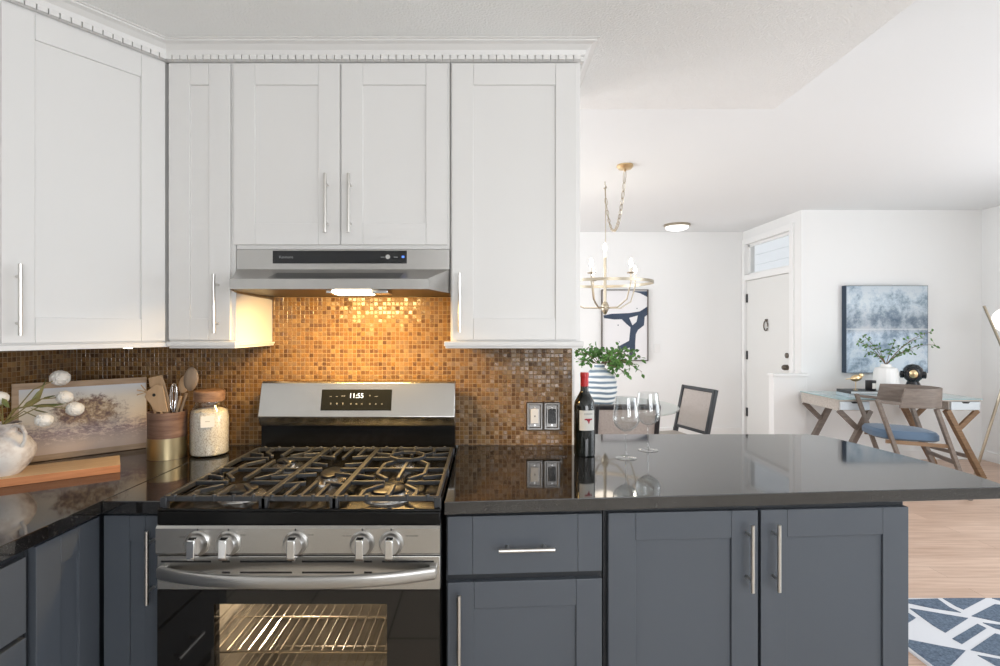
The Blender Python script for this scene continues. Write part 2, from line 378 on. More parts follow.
# corner cabinet on the diagonal
A0 = Vector((-1.385, 1.50, 0)); B0 = Vector((-1.128, UY, 0)); dv = B0-A0; ang = math.atan2(dv.y, dv.x); Lw = dv.length
t = thing('upper_cabinet', 'white corner upper cabinet set diagonally at far left, tall single door', 'cabinet', (A0.x, A0.y, ZB-.015), ang, G1)
Mi = (Matrix.Translation((A0.x, A0.y, 0))@Matrix.Rotation(ang, 4, 'Z')).inverted()
pts = [Mi@Vector(p) for p in ((-1.385, 1.50, 0), (-1.128, UY, 0), (-1.128, D-.001, 0), (-1.699, D-.001, 0), (-1.699, 1.50, 0))]
inn = [(pts[0].x+.0, .012), (pts[1].x, .012)]+[(p.x, p.y) for p in pts[2:]]
MB().prism(inn, 0, ZT-ZB+.015).build('cabinet_body', white_paint, t, smooth=False)
d = door(t, Lw-.012, ZT-ZB-.012, (.008, 0, .016), white_paint, t=.012)
pull(d, (.034, 0, .125), .205)
rl = [(pts[0].x-.01, -.012), (pts[1].x+.008, -.012), (pts[1].x+.008, .03), (pts[0].x-.01, .03)]
MB().prism(rl, -.006, .010).build('light_rail', white_paint, t, bevel=.002)
# narrow cabinet, hood cabinet, tall right cabinet
def upper(label, x0, x1, z0, doors, rail=None, rx=None):
    t = thing('upper_cabinet', label, 'cabinet', (x0, UY, z0), 0, G1)
    MB().box(0, x1-x0, .012, D-.001-UY, 0, ZT-z0).build('cabinet_body', white_paint, t, bevel=.001, smooth=False)
    for a, b_, z1, hx, hz in doors:
        d = door(t, b_-a, ZT-z0-z1-.008, (a-x0, 0, z1), white_paint, t=.012)
        pull(d, (hx-a, 0, hz-z0-z1), .205)
    if rail:
        r_ = MB(); a, b_ = rail
        r_.box(a-x0, b_-x0, -.016, .02, -.008, .008); r_.box(b_-x0-.02 if rx is None else rx, b_-x0, .02, D-.001-UY, -.008, .0)
        r_.box(a-x0+.004, b_-x0-.004, -.008, .02, -.016, -.008); r_.box(b_-x0-.024, b_-x0-.004, .02, D-.001-UY, -.016, -.008)
        r_.build('light_rail', white_paint, t, bevel=.0015)
    return t
upper('narrow white upper cabinet between the diagonal corner cabinet and the hood', -1.125, -.889, ZB-.01, [(X(168.5, UY), X(230, UY), .014, X(213.5, UY-.032), Z(304, UY))], (-1.118, -.878))
upper('wide white double-door cabinet directly above the range hood', -.886, -.132, 1.683, [(X(233.5, UY), X(339.6, UY), .014, X(325, UY-.032), Z(205, UY)), (X(341.4, UY), X(447.3, UY), .014, X(348.5, UY-.032), Z(205, UY))])
upper('tall white upper cabinet right of the hood, ending at the dining area', -.129, .330, ZB-.01, [(X(452, UY), X(577, UY), .014, X(459.5, UY-.032), Z(303, UY))], (-.150, .338), rx=.44)
# crown moulding swept along the cabinet tops
path = [Vector((-1.385, .6)), Vector((-1.385, 1.50)), Vector((-1.128, UY)), Vector((.330, UY)), Vector((.330, D-.001))]
def offs(d):
    out = []
    for i, p in enumerate(path):
        ns = []
        for a, b in ((i-1, i), (i, i+1)):
            if 0 <= a and b < len(path):
                e = (path[b]-path[a]).normalized(); ns.append(Vector((e.y, -e.x)))
        n = ns[0] if len(ns) == 1 else (ns[0]+ns[1])
        if len(ns) == 2: n = n/(1+ns[0].dot(ns[1]))
        out.append(p+n*d)
    return out
prof = [(-.01, ZT-.001), (.002, ZT-.001), (.002, ZT+.015), (.013, ZT+.0152), (.018, ZT+.030), (.034, ZT+.043), (.048, ZT+.047), (.048, ZT+.052), (.056, ZT+.053), (.056, ZC-.0005), (-.01, ZC-.0005)]
cols = [offs(a) for a, z in prof]
cm = MB(); cm.loft([[Vector((cols[j][i].x, cols[j][i].y, prof[j][1])) for j in range(len(prof))] for i in range(len(path))])
tr = struct(cm.build('trim_2', white_paint, smooth=False), 'white crown moulding along the cabinet tops', 'moulding')
dn = MB()
for a, b in zip(path, path[1:]):
    L_ = (b-a).length; e = (b-a)/L_; n = Vector((e.y, -e.x)); k = int(L_/.0268)
    for i in range(k):
        s0 = i*L_/k+.0018; s1 = (i+1)*L_/k-.0018
        q = [a+e*s0+n*.001, a+e*s1+n*.001, a+e*s1+n*.0128, a+e*s0+n*.0128]
        dn.prism([(p.x, p.y) for p in q], ZT+.0, ZT+.0152)
dn.build('dentil_strip', white_paint, tr, smooth=False)

# ------------------------------------------------------------ grey base cabinets
G2 = 'grey base cabinets'
def slab_drawer(parent, w_, h_, loc):
    b = MB(); st = .07; g = .0006
    b.box(0, st, 0, .02, 0, h_); b.box(w_-st, w_, 0, .02, 0, h_); b.box(st+g, w_-st-g, .0, .02, 0, h_)
    o = b.build('drawer', grey_paint, parent, bevel=.0012, smooth=False); o.location = loc; return o
# peninsula, turned a little
pa = Vector((-.113, 1.50)); pang = math.atan2(.084, 1.371); pc, ps = math.cos(pang), math.sin(pang)
def S(u): tt = (u-CU)/F; return (tt*pa.y-pa.x)/(pc-tt*ps)
def ploc(s): return (pa.x+s*pc, pa.y+s*ps)
def pd(s): return pa.y+s*ps
s0, s1, s2, s3 = S(446), S(603.5), S(605), S(908.5)
t = thing('base_cabinet', 'grey base cabinet right of the range with one drawer above a door', 'cabinet', (*ploc(s0), 0), pang, G2)
MB().prism([(0, .02), (s1-s0, .02), (s1-s0, .59), (.045, .59)], .10, .882).build('cabinet_body', grey_shaded, t, smooth=False)
dw = slab_drawer(t, S(602)-S(447.5), .868-.703, (S(447.5)-s0, 0, .703)); pull(dw, (.5*(S(602)-S(447.5)), 0, .078), .158, False)
dd = door(t, S(602)-S(447.5), .681-.12, (S(447.5)-s0, 0, .12), grey_paint, st=.075); pull(dd, (.032, 0, .438), .205)
MB().box(0, s1-s0, .07, .09, 0, .10).build('toe_kick', grey_shaded, t, smooth=False)
t = thing('base_cabinet', 'grey double-door base cabinet at the end of the peninsula', 'cabinet', (*ploc(s2), 0), pang, G2)
MB().box(0, s3-s2-.002, .02, .59, .10, .882).build('cabinet_body', grey_shaded, t, smooth=False)
MB().box(s3-s2-.002, s3-s2+.0, .0205, .59, 0, .880).build('end_panel', grey_paint, t, smooth=False)
MB().box(0, s3-s2-.002, .07, .09, 0, .10).build('toe_kick', grey_shaded, t, smooth=False)
for a, b, hu in ((608.5, 758, 752), (761, 908.6, 778.5)):
    dd = door(t, S(b)-S(a), .868-.12, (S(a)-s2, 0, .12), grey_paint, st=.08); pull(dd, (S(hu)-S(a)-(hu-CU)/F*.032, 0, .868-.12-.129), .193)
# back run left of the range
t = thing('base_cabinet', 'narrow grey base cabinet squeezed between the corner and the range', 'cabinet', (-1.094, 1.51, 0), 0, G2)
MB().box(0, .198, .02, .67, .10, .882).build('cabinet_body', grey_shaded, t, smooth=False)
MB().box(0, .198, .07, .09, 0, .10).build('toe_kick', grey_shaded, t, smooth=False)
dd = door(t, .192, .868-.12, (.002, 0, .12), grey_paint, st=.073); pull(dd, (.143, 0, .868-.12-.135), .205)
# left run, facing right
t = thing('base_cabinet', 'grey corner base cabinet on the left run with a slim door', 'cabinet', (-1.10, 1.283, 0), PI/2, G2)
MB().box(0, .90, .02, .595, .10, .882).build('cabinet_body', grey_shaded, t, smooth=False)
MB().box(0, .22, .07, .09, 0, .10).build('toe_kick', grey_shaded, t, smooth=False)
door(t, .212, .868-.12, (.010, 0, .12), grey_paint, st=.075)
t = thing('base_cabinet', 'grey drawer base cabinet at the lower left edge of the photo', 'cabinet', (-1.10, .60, 0), PI/2, G2)
MB().box(0, .681, .02, .595, .10, .882).build('cabinet_body', grey_shaded, t, smooth=False)
MB().box(0, .681, .07, .09, 0, .10).build('toe_kick', grey_shaded, t, smooth=False)
for z0, z1 in ((.676, .856), (.40, .664), (.12, .388)):
    q = slab_drawer(t, .655, z1-z0, (.01, 0, z0)); pull(q, (.32, 0, (z1-z0)/2), .16, False)

# ------------------------------------------------------------ worktops
def top(label, pts):
    o = MB().prism(pts, .884, CT).build('countertop', granite_m, bevel=.002, smooth=False); return tag(o, label, 'countertop', 'black granite countertops')
top('black granite countertop along the left wall under the painted board', [(-1.699, .2), (-1.075, .2), (-1.075, 1.478), (-1.0765, 2.194), (-1.699, 2.194)])
top('short black granite countertop between corner and range, under the rice jar', [(-1.0735, 1.478), (-.893, 1.478), (-.893, 2.194), (-1.0735, 2.194)])
top('long black granite peninsula countertop holding the wine bottle', [(-.119, 1.47), (1.59, 1.612), (1.605, 1.75), (1.598, 1.90), (1.58, 2.05), (1.555, 2.20), (1.53, 2.32), (1.50, 2.39), (1.46, 2.42), (.364, 2.42), (.364, 2.194), (-.119, 2.194)])

# ------------------------------------------------------------ gas range
RX, RY = -.5065, 1.424; HW = .3805
rg = thing('gas_range', 'stainless steel gas range with black cooktop and five knobs', 'stove', (RX, RY, 0))
b = MB(); b.box(-HW, -HW+.02, .03, .70, .04, .90); b.box(HW-.02, HW, .03, .70, .04, .90); b.box(-HW+.02, HW-.02, .66, .70, .04, .90); b.box(-HW+.02, HW-.02, .05, .66, .04, .10)
b.box(-HW+.02, HW-.02, .05, .66, .70, .88); b.build('range_body', black_en, rg, smooth=False)
# cooktop tray
b = MB(); b.box(-HW, HW, 0, .66, .873, .908); b.box(-HW, HW, 0, .012, .908, .916); b.box(-HW, -HW+.010, .012, .66, .908, .918); b.box(HW-.010, HW, .012, .66, .908, .918)
ck = b.build('cooktop', black_en, rg, bevel=.003)
# oven cavity, racks, light
b = MB(); W = .30
b.box(-W-.01, -W, .045, .64, .11, .695); b.box(W, W+.01, .045, .64, .11, .695); b.box(-W, W, .62, .64, .11, .695); b.box(-W, W, .045, .64, .10, .12); b.box(-W, W, .045, .64, .685, .695)
for k in range(7):
    for s in (-1, 1): b.box(s*W-.006, s*W+.006, .06, .6, .17+.07*k, .178+.07*k)
b.build('oven_cavity', cavity, rg, smooth=False)
for z in (.30, .50):
    b = MB()
    for i in range(20): xx = -W+.02+i*(2*W-.04)/19; b.tube([(xx, .06, z), (xx, .6, z)], .0022, 6)
    for yy in (.06, .24, .42, .6): b.tube([(-W+.01, yy, z-.004), (W-.01, yy, z-.004)], .0035, 6)
    b.build('oven_rack', rackm, rg)
b = MB().lathe([(0, 0), (.018, 0), (.02, -.02), (.012, -.03), (0, -.032)], 16, M=Matrix.Translation((-.15, .3, .684)))
b.build('oven_lamp', mat('oven_lamp_glow', (1, .9, .7), .4, emis=8, ecol=(1, .8, .5)), rg)
pl = point('oven_light', (RX-.1, RY+.30, .60), 7.0, (1, .90, .76), .02)
# control panel
b = MB(); b.prism([(0, .793), (-.006, .800), (-.006, .866), (0, .872), (.03, .872), (.03, .793)], -HW, HW, 'x'); cp = b.build('control_panel', steel, rg)
for u in (197, 228, 295, 362, 391):
    x = X(u, 1.415)-RX
    M_ = Matrix.Translation((x, -.006, .827))@Matrix.Rotation(PI/2, 4, 'X')
    kb = MB().lathe([(0, 0), (.033, 0), (.033, .003), (.029, .006), (.027, .018), (.024, .022), (0, .022)], 28, M=M_).build('knob', steel_h, rg)
    g = MB(); g.prism([(-.030, .024), (-.042, .020), (-.044, -.026), (-.038, -.034), (-.015, -.034), (-.02, .024)], -.0105, .0105, 'x')
    gg = g.build('knob_grip', chrome, kb, bevel=.002); gg.location = (x, 0, .827)
    for s in (-.6,): MB().box(x-.0015, x+.0015, -.0068, -.006, .864-.004, .866).build('knob_mark', ink, kb)
# printed dashes beside the knobs
for (u, v, n) in ((344, 535, 4), (407, 535, 4), (181, 536, 2), (241, 534, 2), (309, 534, 2)):
    mk = MB()
    for i in range(n):
        xx = X(u+i*3.2, 1.418)-RX; zz = Z(v, 1.418); mk.box(xx-.0035, xx+.0035, -.0066, -.0058, zz-.003, zz-.002)
    mk.build('burner_print', ink, cp)
# oven door
od = MB().box(-HW, HW, 0, .035, .699, .790).build('oven_door', steel, rg, bevel=.002)
MB().box(-HW, HW, 0, .035, .10, .12).build('lower_trim', steel, od, bevel=.002)
wx0, wx1, wz0, wz1 = X(214, RY)-RX, X(387, RY)-RX, .22, Z(604, RY)
b = MB(); b.box(-HW+.001, wx0, 0, .03, .12, .6985); b.box(wx1, HW-.001, 0, .03, .12, .6985); b.box(wx0, wx1, 0, .03, wz1, .6985); b.box(wx0, wx1, 0, .03, .12, wz0)
b.build('door_glass', black_glass, od, smooth=False)
gm = bpy.data.materials.new('tinted_oven_window'); gm.use_nodes = True; N, L, bb = nodes(gm)
N.remove(bb); tp = N.new('ShaderNodeBsdfTransparent'); tp.inputs[0].default_value = (.85, .80, .72, 1); gl = N.new('ShaderNodeBsdfGlossy'); gl.inputs['Roughness'].default_value = .03
fz = N.new('ShaderNodeFresnel'); fz.inputs[0].default_value = 1.35; mx = N.new('ShaderNodeMixShader'); L.new(fz.outputs[0], mx.inputs[0]); L.new(tp.outputs[0], mx.inputs[1]); L.new(gl.outputs[0], mx.inputs[2])
L.new(mx.outputs[0], N['Material Output'].inputs[0])
MB().box(wx0, wx1, .004, .008, wz0, wz1).build('window_glass', gm, od, smooth=False)
sl = MB()
for v, segs in ((561.5, ((161, 211), (222, 230), (240, 292), (302, 354), (364, 372), (382, 434))), (572.5, ((222, 230), (240, 292), (302, 354), (364, 372)))):
    for a, b_ in segs: sl.box(X(a, RY)-RX, X(b_, RY)-RX, -.0005, .004, Z(v+.9, RY), Z(v-.9, RY))
sl.build('vent_slots', black_pl, od, smooth=False)
hd = MB(); rings = []
for i in range(33):
    x = -.368+.736*i/32; q = x/.368; y = -.012-.055*(1-abs(q)**2.4); rz = .0165; ry = .009
    rings.append([Vector((x, y+ry*math.copysign(abs(math.cos(a))**.7, math.cos(a)), .750+rz*math.copysign(abs(math.sin(a))**.7, math.sin(a)))) for a in [2*PI*k/16 for k in range(16)]])
hd.loft(rings); hh = hd.build('door_handle', steel_h, od)
for s in (-1, 1): MB().box(s*.362-.01, s*.362+.01, -.018, .001, .738, .764).build('handle_mount', steel_h, hh, bevel=.002)
# burners
burn = [(-.215, .135, .046), (-.205, .47, .036), (0, .31, .034), (.215, .135, .052), (.205, .47, .030)]
for x, y, r in burn:
    sy = 1.7 if x == 0 else 1
    bu = MB().lathe([(0, .908), (r*1.5, .908), (r*1.45, .914), (r*1.02, .916), (r*1.02, .926), (0, .926)], 32, (x, y), sy=sy).build('burner', alum, rg)
    MB().lathe([(0, .926), (r, .926), (r, .933), (r*.9, .936), (0, .936)], 32, (x, y), sy=sy).build('burner_cap', black_m, bu)
# grates: three, bar width .011
gz = .938; gh = .012
def grate(x0, x1, burners, octo=None):
    b = MB(); y0, y1 = .022, .612; w_ = .011
    xm = (x0+x1)/2; ym = (y0+y1)/2
    def B(p, q, h=gh): b.bar((*p, gz), (*q, gz), w_, h)
    for yy in (y0, y1): B((x0, yy), (x1, yy), .014)
    for xx in (x0, x1): B((xx, y0), (xx, y1), .014)
    for xx in (x0, x1):
        for yy in (y0, ym, y1): b.box(xx-.009, xx+.009, yy-.009, yy+.009, .909, gz+.004)
    if burners == 2:
        B((x0, ym), (x1, ym))
        for cy in ((y0+ym)/2, (y1+ym)/2):
            r = .034
            B((x0, cy), (xm-r, cy)); B((x1, cy), (xm+r, cy))
            for s in (-1, 1):
                ye = y0 if (s < 0) == (cy < ym) or (s < 0 and cy < ym) else ym
                ye = cy+s*(ym-y0)/2
                B((xm, ye), (xm, cy+s*r))
                for q in (-1, 1):
                    B((xm+q*.075, ye), (xm+q*.075, cy+s*.085)); B((xm+q*.075, cy+s*.085), (xm+q*.033, cy+s*.030))
                    B((x0 if q < 0 else x1, cy+s*.075), (xm+q*.075, cy+s*.050)) if s > 0 else None
    else:
        r = .03
        for yy in (y0+.12, y0+.22, ym, y1-.22, y1-.12):
            for q in (-1, 1): B((xm+q*(xm-x0), yy), (xm+q*r, yy+(.02 if yy < ym else -.02 if yy > ym else 0)))
        B((xm, y0), (xm, y0+.15)); B((xm, y1), (xm, y1-.15))
        for q in (-1, 1): B((xm+q*.045, y0), (xm+q*.045, y0+.12)); B((xm+q*.045, y1), (xm+q*.045, y1-.12))
    for i in range(5):
        xx = x0+(x1-x0)*(i+.5)/5; b.lathe([(0, gz-.005), (.007, gz-.005), (.006, gz+.011), (0, gz+.012)], 8, (xx, y0)); b.lathe([(0, gz-.005), (.007, gz-.005), (.006, gz+.011), (0, gz+.012)], 8, (xx, y1))
    if octo:
        p = [(octo[0]+.062*math.cos(PI/8+k*PI/4), octo[1]+.062*math.sin(PI/8+k*PI/4), gz+.010) for k in range(8)]
        for k in range(8): b.bar(p[k], p[(k+1) % 8], .009, .012)
    b.build('grate', iron, rg, bevel=.0018)
grate(-.372, -.104, 2); grate(-.098, .088, 1); grate(.094, .372, 2, (.225, .46))
# backguard
b = MB(); y0 = .626
b.prism([(y0+.034, .905), (y0+.034, 1.02), (y0+.10, 1.02), (y0+.10, .905)], -HW, HW, 'x'); b.box(-HW+.01, HW-.01, y0+.03, y0+.034, 1.0, 1.012); b.build('rear_panel', black_en, rg, smooth=False)
b = MB(); b.prism([(y0, 1.060), (y0+.036, 1.188), (y0+.046, 1.194), (y0+.10, 1.190), (y0+.10, 1.021), (y0+.022, 1.021), (y0+.004, 1.050)], -HW, HW, 'x'); bgd = b.build('backguard', steel, rg, bevel=.002)
tl = math.atan2(.036, .128)
def on_bg(u, v):  # point on the sloping face
    k = (1.188-1.060)/.036; dd_ = RY+y0+.02
    for _ in range(20): dd_ = RY+y0+(Z(v, dd_)-1.060)/k
    return Vector((X(u, dd_)-RX, dd_-RY, Z(v, dd_)))
c = on_bg(356.5, 400); Mb = Matrix.Translation(c)@Matrix.Rotation(-tl, 4, 'X')
dp = MB().box(-.137, .137, -.0025, .003, -.041, .041, Mb).build('display_panel', mat('display_glass', (.010, .011, .010), .3, spec=.12), rg, smooth=False)
def btext(body, size, u, v, m, nm='display_print'):
    p = on_bg(u, v); q = Mb.inverted()@p; p = Mb@Vector((q.x, -.0028, q.z)); return text(nm, body, size, m, dp, p, (PI/2-tl, 0, 0))
btext('11:55', .026, 356.5, 396, display_white, 'clock_digits')
for u, s_ in ((331, '--'), (337, '--'), (343.5, '=='), (370, '^'), (376.5, '---')): btext(s_, .014, u, 396.3, display_grey)
for u in (331, 337, 343, 351, 356.5, 362, 370, 376, 382): btext('8' if u < 345 else 'o', .011, u, 403.8, display_grey)

# ------------------------------------------------------------ range hood
hx = RX; hd_ = thing('range_hood', 'stainless steel under-cabinet range hood with black control strip', 'range hood', (hx, UY, 1.52))
b = MB(); yw = D-.002-UY; zt = 1.680-1.52
b.prism([(0, .090), (0, zt), (yw, zt), (yw, .090)], -.3745, .3745, 'x')
# flared skirt from body to lip
r0 = [(-.378, .0), (.378, .0), (.378, yw), (-.378, yw)]; fx = .312; fy = 1.70-UY
P0 = [(-.378, 0, .09), (.378, 0, .09), (.378, yw, .09), (-.378, yw, .09)]
P1 = [(-fx-.006, fy+.004, .040), (fx+.006, fy+.004, .040), (.379, .0, .045), (.379, yw, .0), (-.379, yw, 0), (-.379, 0, .045)]
def V(*p): return b.bm.verts.new(Vector(p))
a1, a2, a3, a4 = V(-.3745, .001, .09), V(-fx-.004, fy+.004, .042), V(fx+.004, fy+.004, .042), V(.3745, .001, .09)
b1, b2 = V(-fx-.008, fy, .008), V(fx+.008, fy, .008); c1, c2 = V(-fx-.008, fy, .040), V(fx+.008, fy, .040)
e1, e2 = V(-.3745, 0, .006), V(.3745, 0, .006); g1, g2 = V(-.3745, yw, .0), V(.3745, yw, .0); h1, h2 = V(-.3745, yw, .09), V(.3745, yw, .09)
for f in ((a1, a2, a3, a4), (a2, c1, c2, a3), (c1, b1, b2, c2), (a1, e1, b1, c1, a2), (a4, a3, c2, b2, e2), (a1, h1, g1, e1), (a4, e2, g2, h2)): b.bm.faces.new(f)
hb = b.build('hood_shell', steel_h, hd_, smooth=False)
b = MB(); b.box(-.372, .372, .0, yw-.002, .012, .018); b.prism([(-fx, fy+.004), (fx, fy+.004), (.37, 0), (-.37, 0)], .012, .018); b.build('hood_underside', mat('hood_dark_mesh', (.05, .042, .03), .4, .6), hd_, smooth=False)
zz = lambda v: Z(v, UY)-1.52
cs = MB().box(X(273, UY)-hx, X(407, UY)-hx, -.004, 0, zz(263.5), zz(250.8)).build('control_strip', black_pl, hd_, bevel=.001)
text('maker_name', 'Kenmore', .013, display_grey, cs, (X(286.5, UY)-hx, -.0045, zz(257.3)))
kn = MB().lathe([(0, 0), (.0085, 0), (.008, .009), (0, .009)], 20, M=Matrix.Translation((X(388.5, UY)-hx, -.004, zz(257.3)))@Matrix.Rotation(PI/2, 4, 'X')).build('fan_knob', chrome, cs)
for q0 in (381, 394): MB().box(X(q0, UY)-hx, X(q0+4, UY)-hx, -.0045, -.004, zz(257.6), zz(257)).build('control_print', display_grey, cs)
MB().box(X(402, UY)-hx, X(404.5, UY)-hx, -.0045, -.004, zz(258), zz(256)).build('indicator_light', mat('blue_lamp', (.1, .2, .8), .4, emis=1, ecol=(.1, .25, 1)), cs)
# recessed slot on the slope
n0 = Vector((0, fy+.004, .042-.09)); 
def slope(x, t_): return Vector((x, .001+(fy+.003)*t_-.0008, .09-.048*t_+.0012))
b = MB(); q = [slope(X(278, 1.8)-hx, .45), slope(X(398, 1.8)-hx+.02, .45), slope(X(398, 1.8)-hx+.02, .95), slope(X(278, 1.8)-hx, .95)]
b.bm.faces.new([b.bm.verts.new(p) for p in q]); 
b.build('vent_slot', mat('slot_steel', (.25, .25, .25), .3, 1), hd_, smooth=False)
lamp = MB(); lamp.box(-.0, .125, fy+.05, fy+.115, -.006, .012); lm = lamp.build('hood_lamp', mat('hood_lamp_glow', (1, .95, .85), .4, emis=5, ecol=(1, .84, .6)), hd_, bevel=.004)
for q0, q1 in ((-.022, -.003), (.128, .18)): MB().box(q0, q1, fy+.04, fy+.125, -.003, .012).build('lamp_bracket', chrome, hd_, bevel=.002)
area('hood_light', (hx+.0, 1.86, 1.508), (math.radians(18), 0, 0), .35, .12, 10.5, (1, .64, .24))

# ------------------------------------------------------------ outlets on the tile
def plate(label, u0, u1, inner, black):
    x0, x1 = X(u0, D), X(u1, D); z0, z1 = Z(430, D), Z(402, D)
    t = thing('wall_plate', label, 'wall plate', ((x0+x1)/2, D, (z0+z1)/2), 0, 'metal wall plates on the mosaic')
    w2, h2 = (x1-x0)/2, (z1-z0)/2; b = MB()
    rings = []
    for o, y in ((0, 0), (0, -.004), (.004, -.009), (.009, -.009), (.013, -.005), (.016, -.005)):
        rings.append([Vector((sx*(w2-o), y, sz*(h2-o))) for sx, sz in ((-1, -1), (1, -1), (1, 1), (-1, 1))])
    b.loft(rings); b.build('plate_frame', mat('pewter', (.26, .25, .24), .3, 1), t, smooth=False)
    iw = w2-.018; ih = h2-.028
    b = MB().box(-iw, iw, -.010, -.004, -ih, ih).build('rocker', ceramic if not black else black_pl, t, bevel=.002)
    if not black: MB().prism([(-.004, .003), (.004, .003), (0, -.004)], -.0108, -.010, 'y').build('rocker_mark', ink, b)
    for s in (-1, 1): MB().lathe([(0, 0), (.004, 0), (.003, .002), (0, .002)], 10, M=Matrix.Translation((0, -.005, s*(h2-.021)))@Matrix.Rotation(PI/2, 4, 'X')).build('screw', chrome, t)
    return t
plate('pewter wall plate with a white insert on the mosaic', 526.3, 543, 0, False)
plate('pewter wall plate with a black rocker on the mosaic', 543.6, 560, 0, True)

# ------------------------------------------------------------ wine bottle
wbx = X(584.5, 2.02); t = thing('wine_bottle', 'dark red wine bottle with red capsule on the peninsula', 'bottle', (wbx, 2.02, CT))
MB().lathe([(0, 0), (.036, 0), (.0395, .004), (.0395, .185), (.036, .205), (.024, .228), (.0155, .245), (.0145, .30), (0, .30)], 40).build('bottle_glass', wineglass, t)
MB().lathe([(.0152, .243), (.0152, .297), (.0162, .298), (.0162, .310), (.0152, .315), (0, .315)], 32).build('capsule', redfoil, t)
def wrap(r, a0, a1, z0, z1, name, m, parent, n=16):
    b = MB(); vs = []
    for i in range(n+1):
        a = a0+(a1-a0)*i/n
        vs.append([b.bm.verts.new((rr*math.cos(a), rr*math.sin(a), z)) for rr, z in ((r, z0), (r, z1), (r-.0006, z1), (r-.0006, z0))])
    for A, B_ in zip(vs, vs[1:]):
        for k in range(4): b.bm.faces.new((A[k], A[(k+1) % 4], B_[(k+1) % 4], B_[k]))
    return b.build(name, m, parent)
lb = wrap(.0402, math.radians(-128), math.radians(-38), .100, .175, 'label', paper, t)
aa = math.radians(-78)
sw = MB()
for a, b_, z, h in ((-.38, .36, .142, .005), (-.16, .16, .138, .004), (-.07, .10, .133, .005), (-.02, .05, .128, .005)):
    pass
    n = 6
    for i in range(n):
        p0 = aa+a+(b_-a)*i/n; p1 = aa+a+(b_-a)*(i+1)/n; r = .0407
        sw.bm.faces.new([sw.bm.verts.new((r*math.cos(p), r*math.sin(p), q)) for p, q in ((p0, z-h/2-.0005), (p1, z-h/2-.0005), (p1, z+h/2+.001*(i % 2)), (p0, z+h/2))])
sw.build('label_emblem', red_ink, lb)
lt = MB()
for i in range(7):
    p = aa-.36+i*.12; r = .0405
    lt.box(-.0014, .0014, -.0002, .0002, -.003, .003, Matrix.Translation((r*math.cos(p), r*math.sin(p), .162))@Matrix.Rotation(p+PI/2, 4, 'Z'))
lt.build('label_lettering', greyink, lb)

# ------------------------------------------------------------ wine glasses
def wglass(label, u, d):
    t = thing('wine_glass', label, 'wine glass', (X(u, d), d, CT), 0, 'wine glasses on the peninsula')
    out = [(0, .0004), (.036, .0004), (.0385, .0012), (.036, .0022), (.012, .004), (.0048, .010), (.0036, .03), (.0034, .085), (.006, .097), (.020, .104), (.038, .118), (.0475, .136), (.0485, .146), (.046, .17), (.038, .228)]
    inn = [(.0370, .228), (.045, .17), (.0475, .146), (.0465, .137), (.037, .120), (.020, .1065), (.006, .101), (0, .1005)]
    MB().lathe(out+inn, 48).build('glass_bowl', glass, t, ang=60)
wglass('stemmed wine glass nearer the camera, left of the pair', 626, 1.97)
wglass('stemmed wine glass farther back, right of the pair', 648, 2.10)

# ------------------------------------------------------------ left corner still life
# painted board leaning across the corner
bd = Vector((-1.368, 2.140, 0)); be = Vector((-1.664, 1.872, 0)); e = (be-bd); Lb = e.length; ba = math.atan2(-e.y, -e.x)
t = thing('painted_board', 'landscape painted on a wood board leaning in the corner', 'painting', (be.x, be.y, CT+.001), ba)
lean = Matrix.Rotation(math.radians(-6), 4, 'X')
MB().box(-.012, Lb+.0, 0, .016, 0, .285, lean).build('board', wood('painting_board_wood', [(.36, .24, .14), (.54, .38, .25)], (3, 3, 30)), t, bevel=.002)
pm = mat('landscape_paint', (.6, .5, .4), .6); N, L, bb = nodes(pm)
tc = N.new('ShaderNodeTexCoord'); sp = N.new('ShaderNodeSeparateXYZ'); L.new(tc.outputs['Generated'], sp.inputs[0])
def ramp(fac, stops):
    r = N.new('ShaderNodeValToRGB'); cr = r.color_ramp
    while len(cr.elements) < len(stops): cr.elements.new(.5)
    for e_, (p, c_) in zip(cr.elements, stops): e_.position = p
    for e_, (p, c_) in zip(cr.elements, stops): e_.color = (*c_, 1)
    L.new(fac, r.inputs[0]); return r.outputs[0]
def nz_(scale, det=6, ro=.65, st=(1, 1, 1)):
    mp = N.new('ShaderNodeMapping'); mp.inputs['Scale'].default_value = st; L.new(tc.outputs['Generated'], mp.inputs[0])
    n_ = N.new('ShaderNodeTexNoise'); n_.inputs['Scale'].default_value = scale; n_.inputs['Detail'].default_value = det; n_.inputs['Roughness'].default_value = ro; L.new(mp.outputs[0], n_.inputs[0]); return n_.outputs[0]
def mth(op, a, b_, c_=None):
    n_ = N.new('ShaderNodeMath'); n_.operation = op
    for i, q in enumerate((a, b_, c_)):
        if q is None: continue
        if isinstance(q, (int, float)): n_.inputs[i].default_value = q
        else: L.new(q, n_.inputs[i])
    return n_.outputs[0]
def mixc(f, a, b_):
    m_ = N.new('ShaderNodeMix'); m_.data_type = 'RGBA'; L.new(f, m_.inputs[0]); L.new(a, m_.inputs[6]); L.new(b_, m_.inputs[7]); return m_.outputs[2]
sky = ramp(sp.outputs[2], [(0, (.62, .47, .38)), (.22, (.66, .54, .45)), (.45, (.80, .70, .57)), (.8, (.84, .78, .68)), (1, (.72, .75, .80))])
n1 = nz_(7, 8, .75, (1.8, 1, 1)); tree = ramp(n1, [(.36, (.13, .08, .08)), (.47, (.30, .19, .13)), (.55, (.60, .44, .27)), (.62, (.78, .66, .50))])
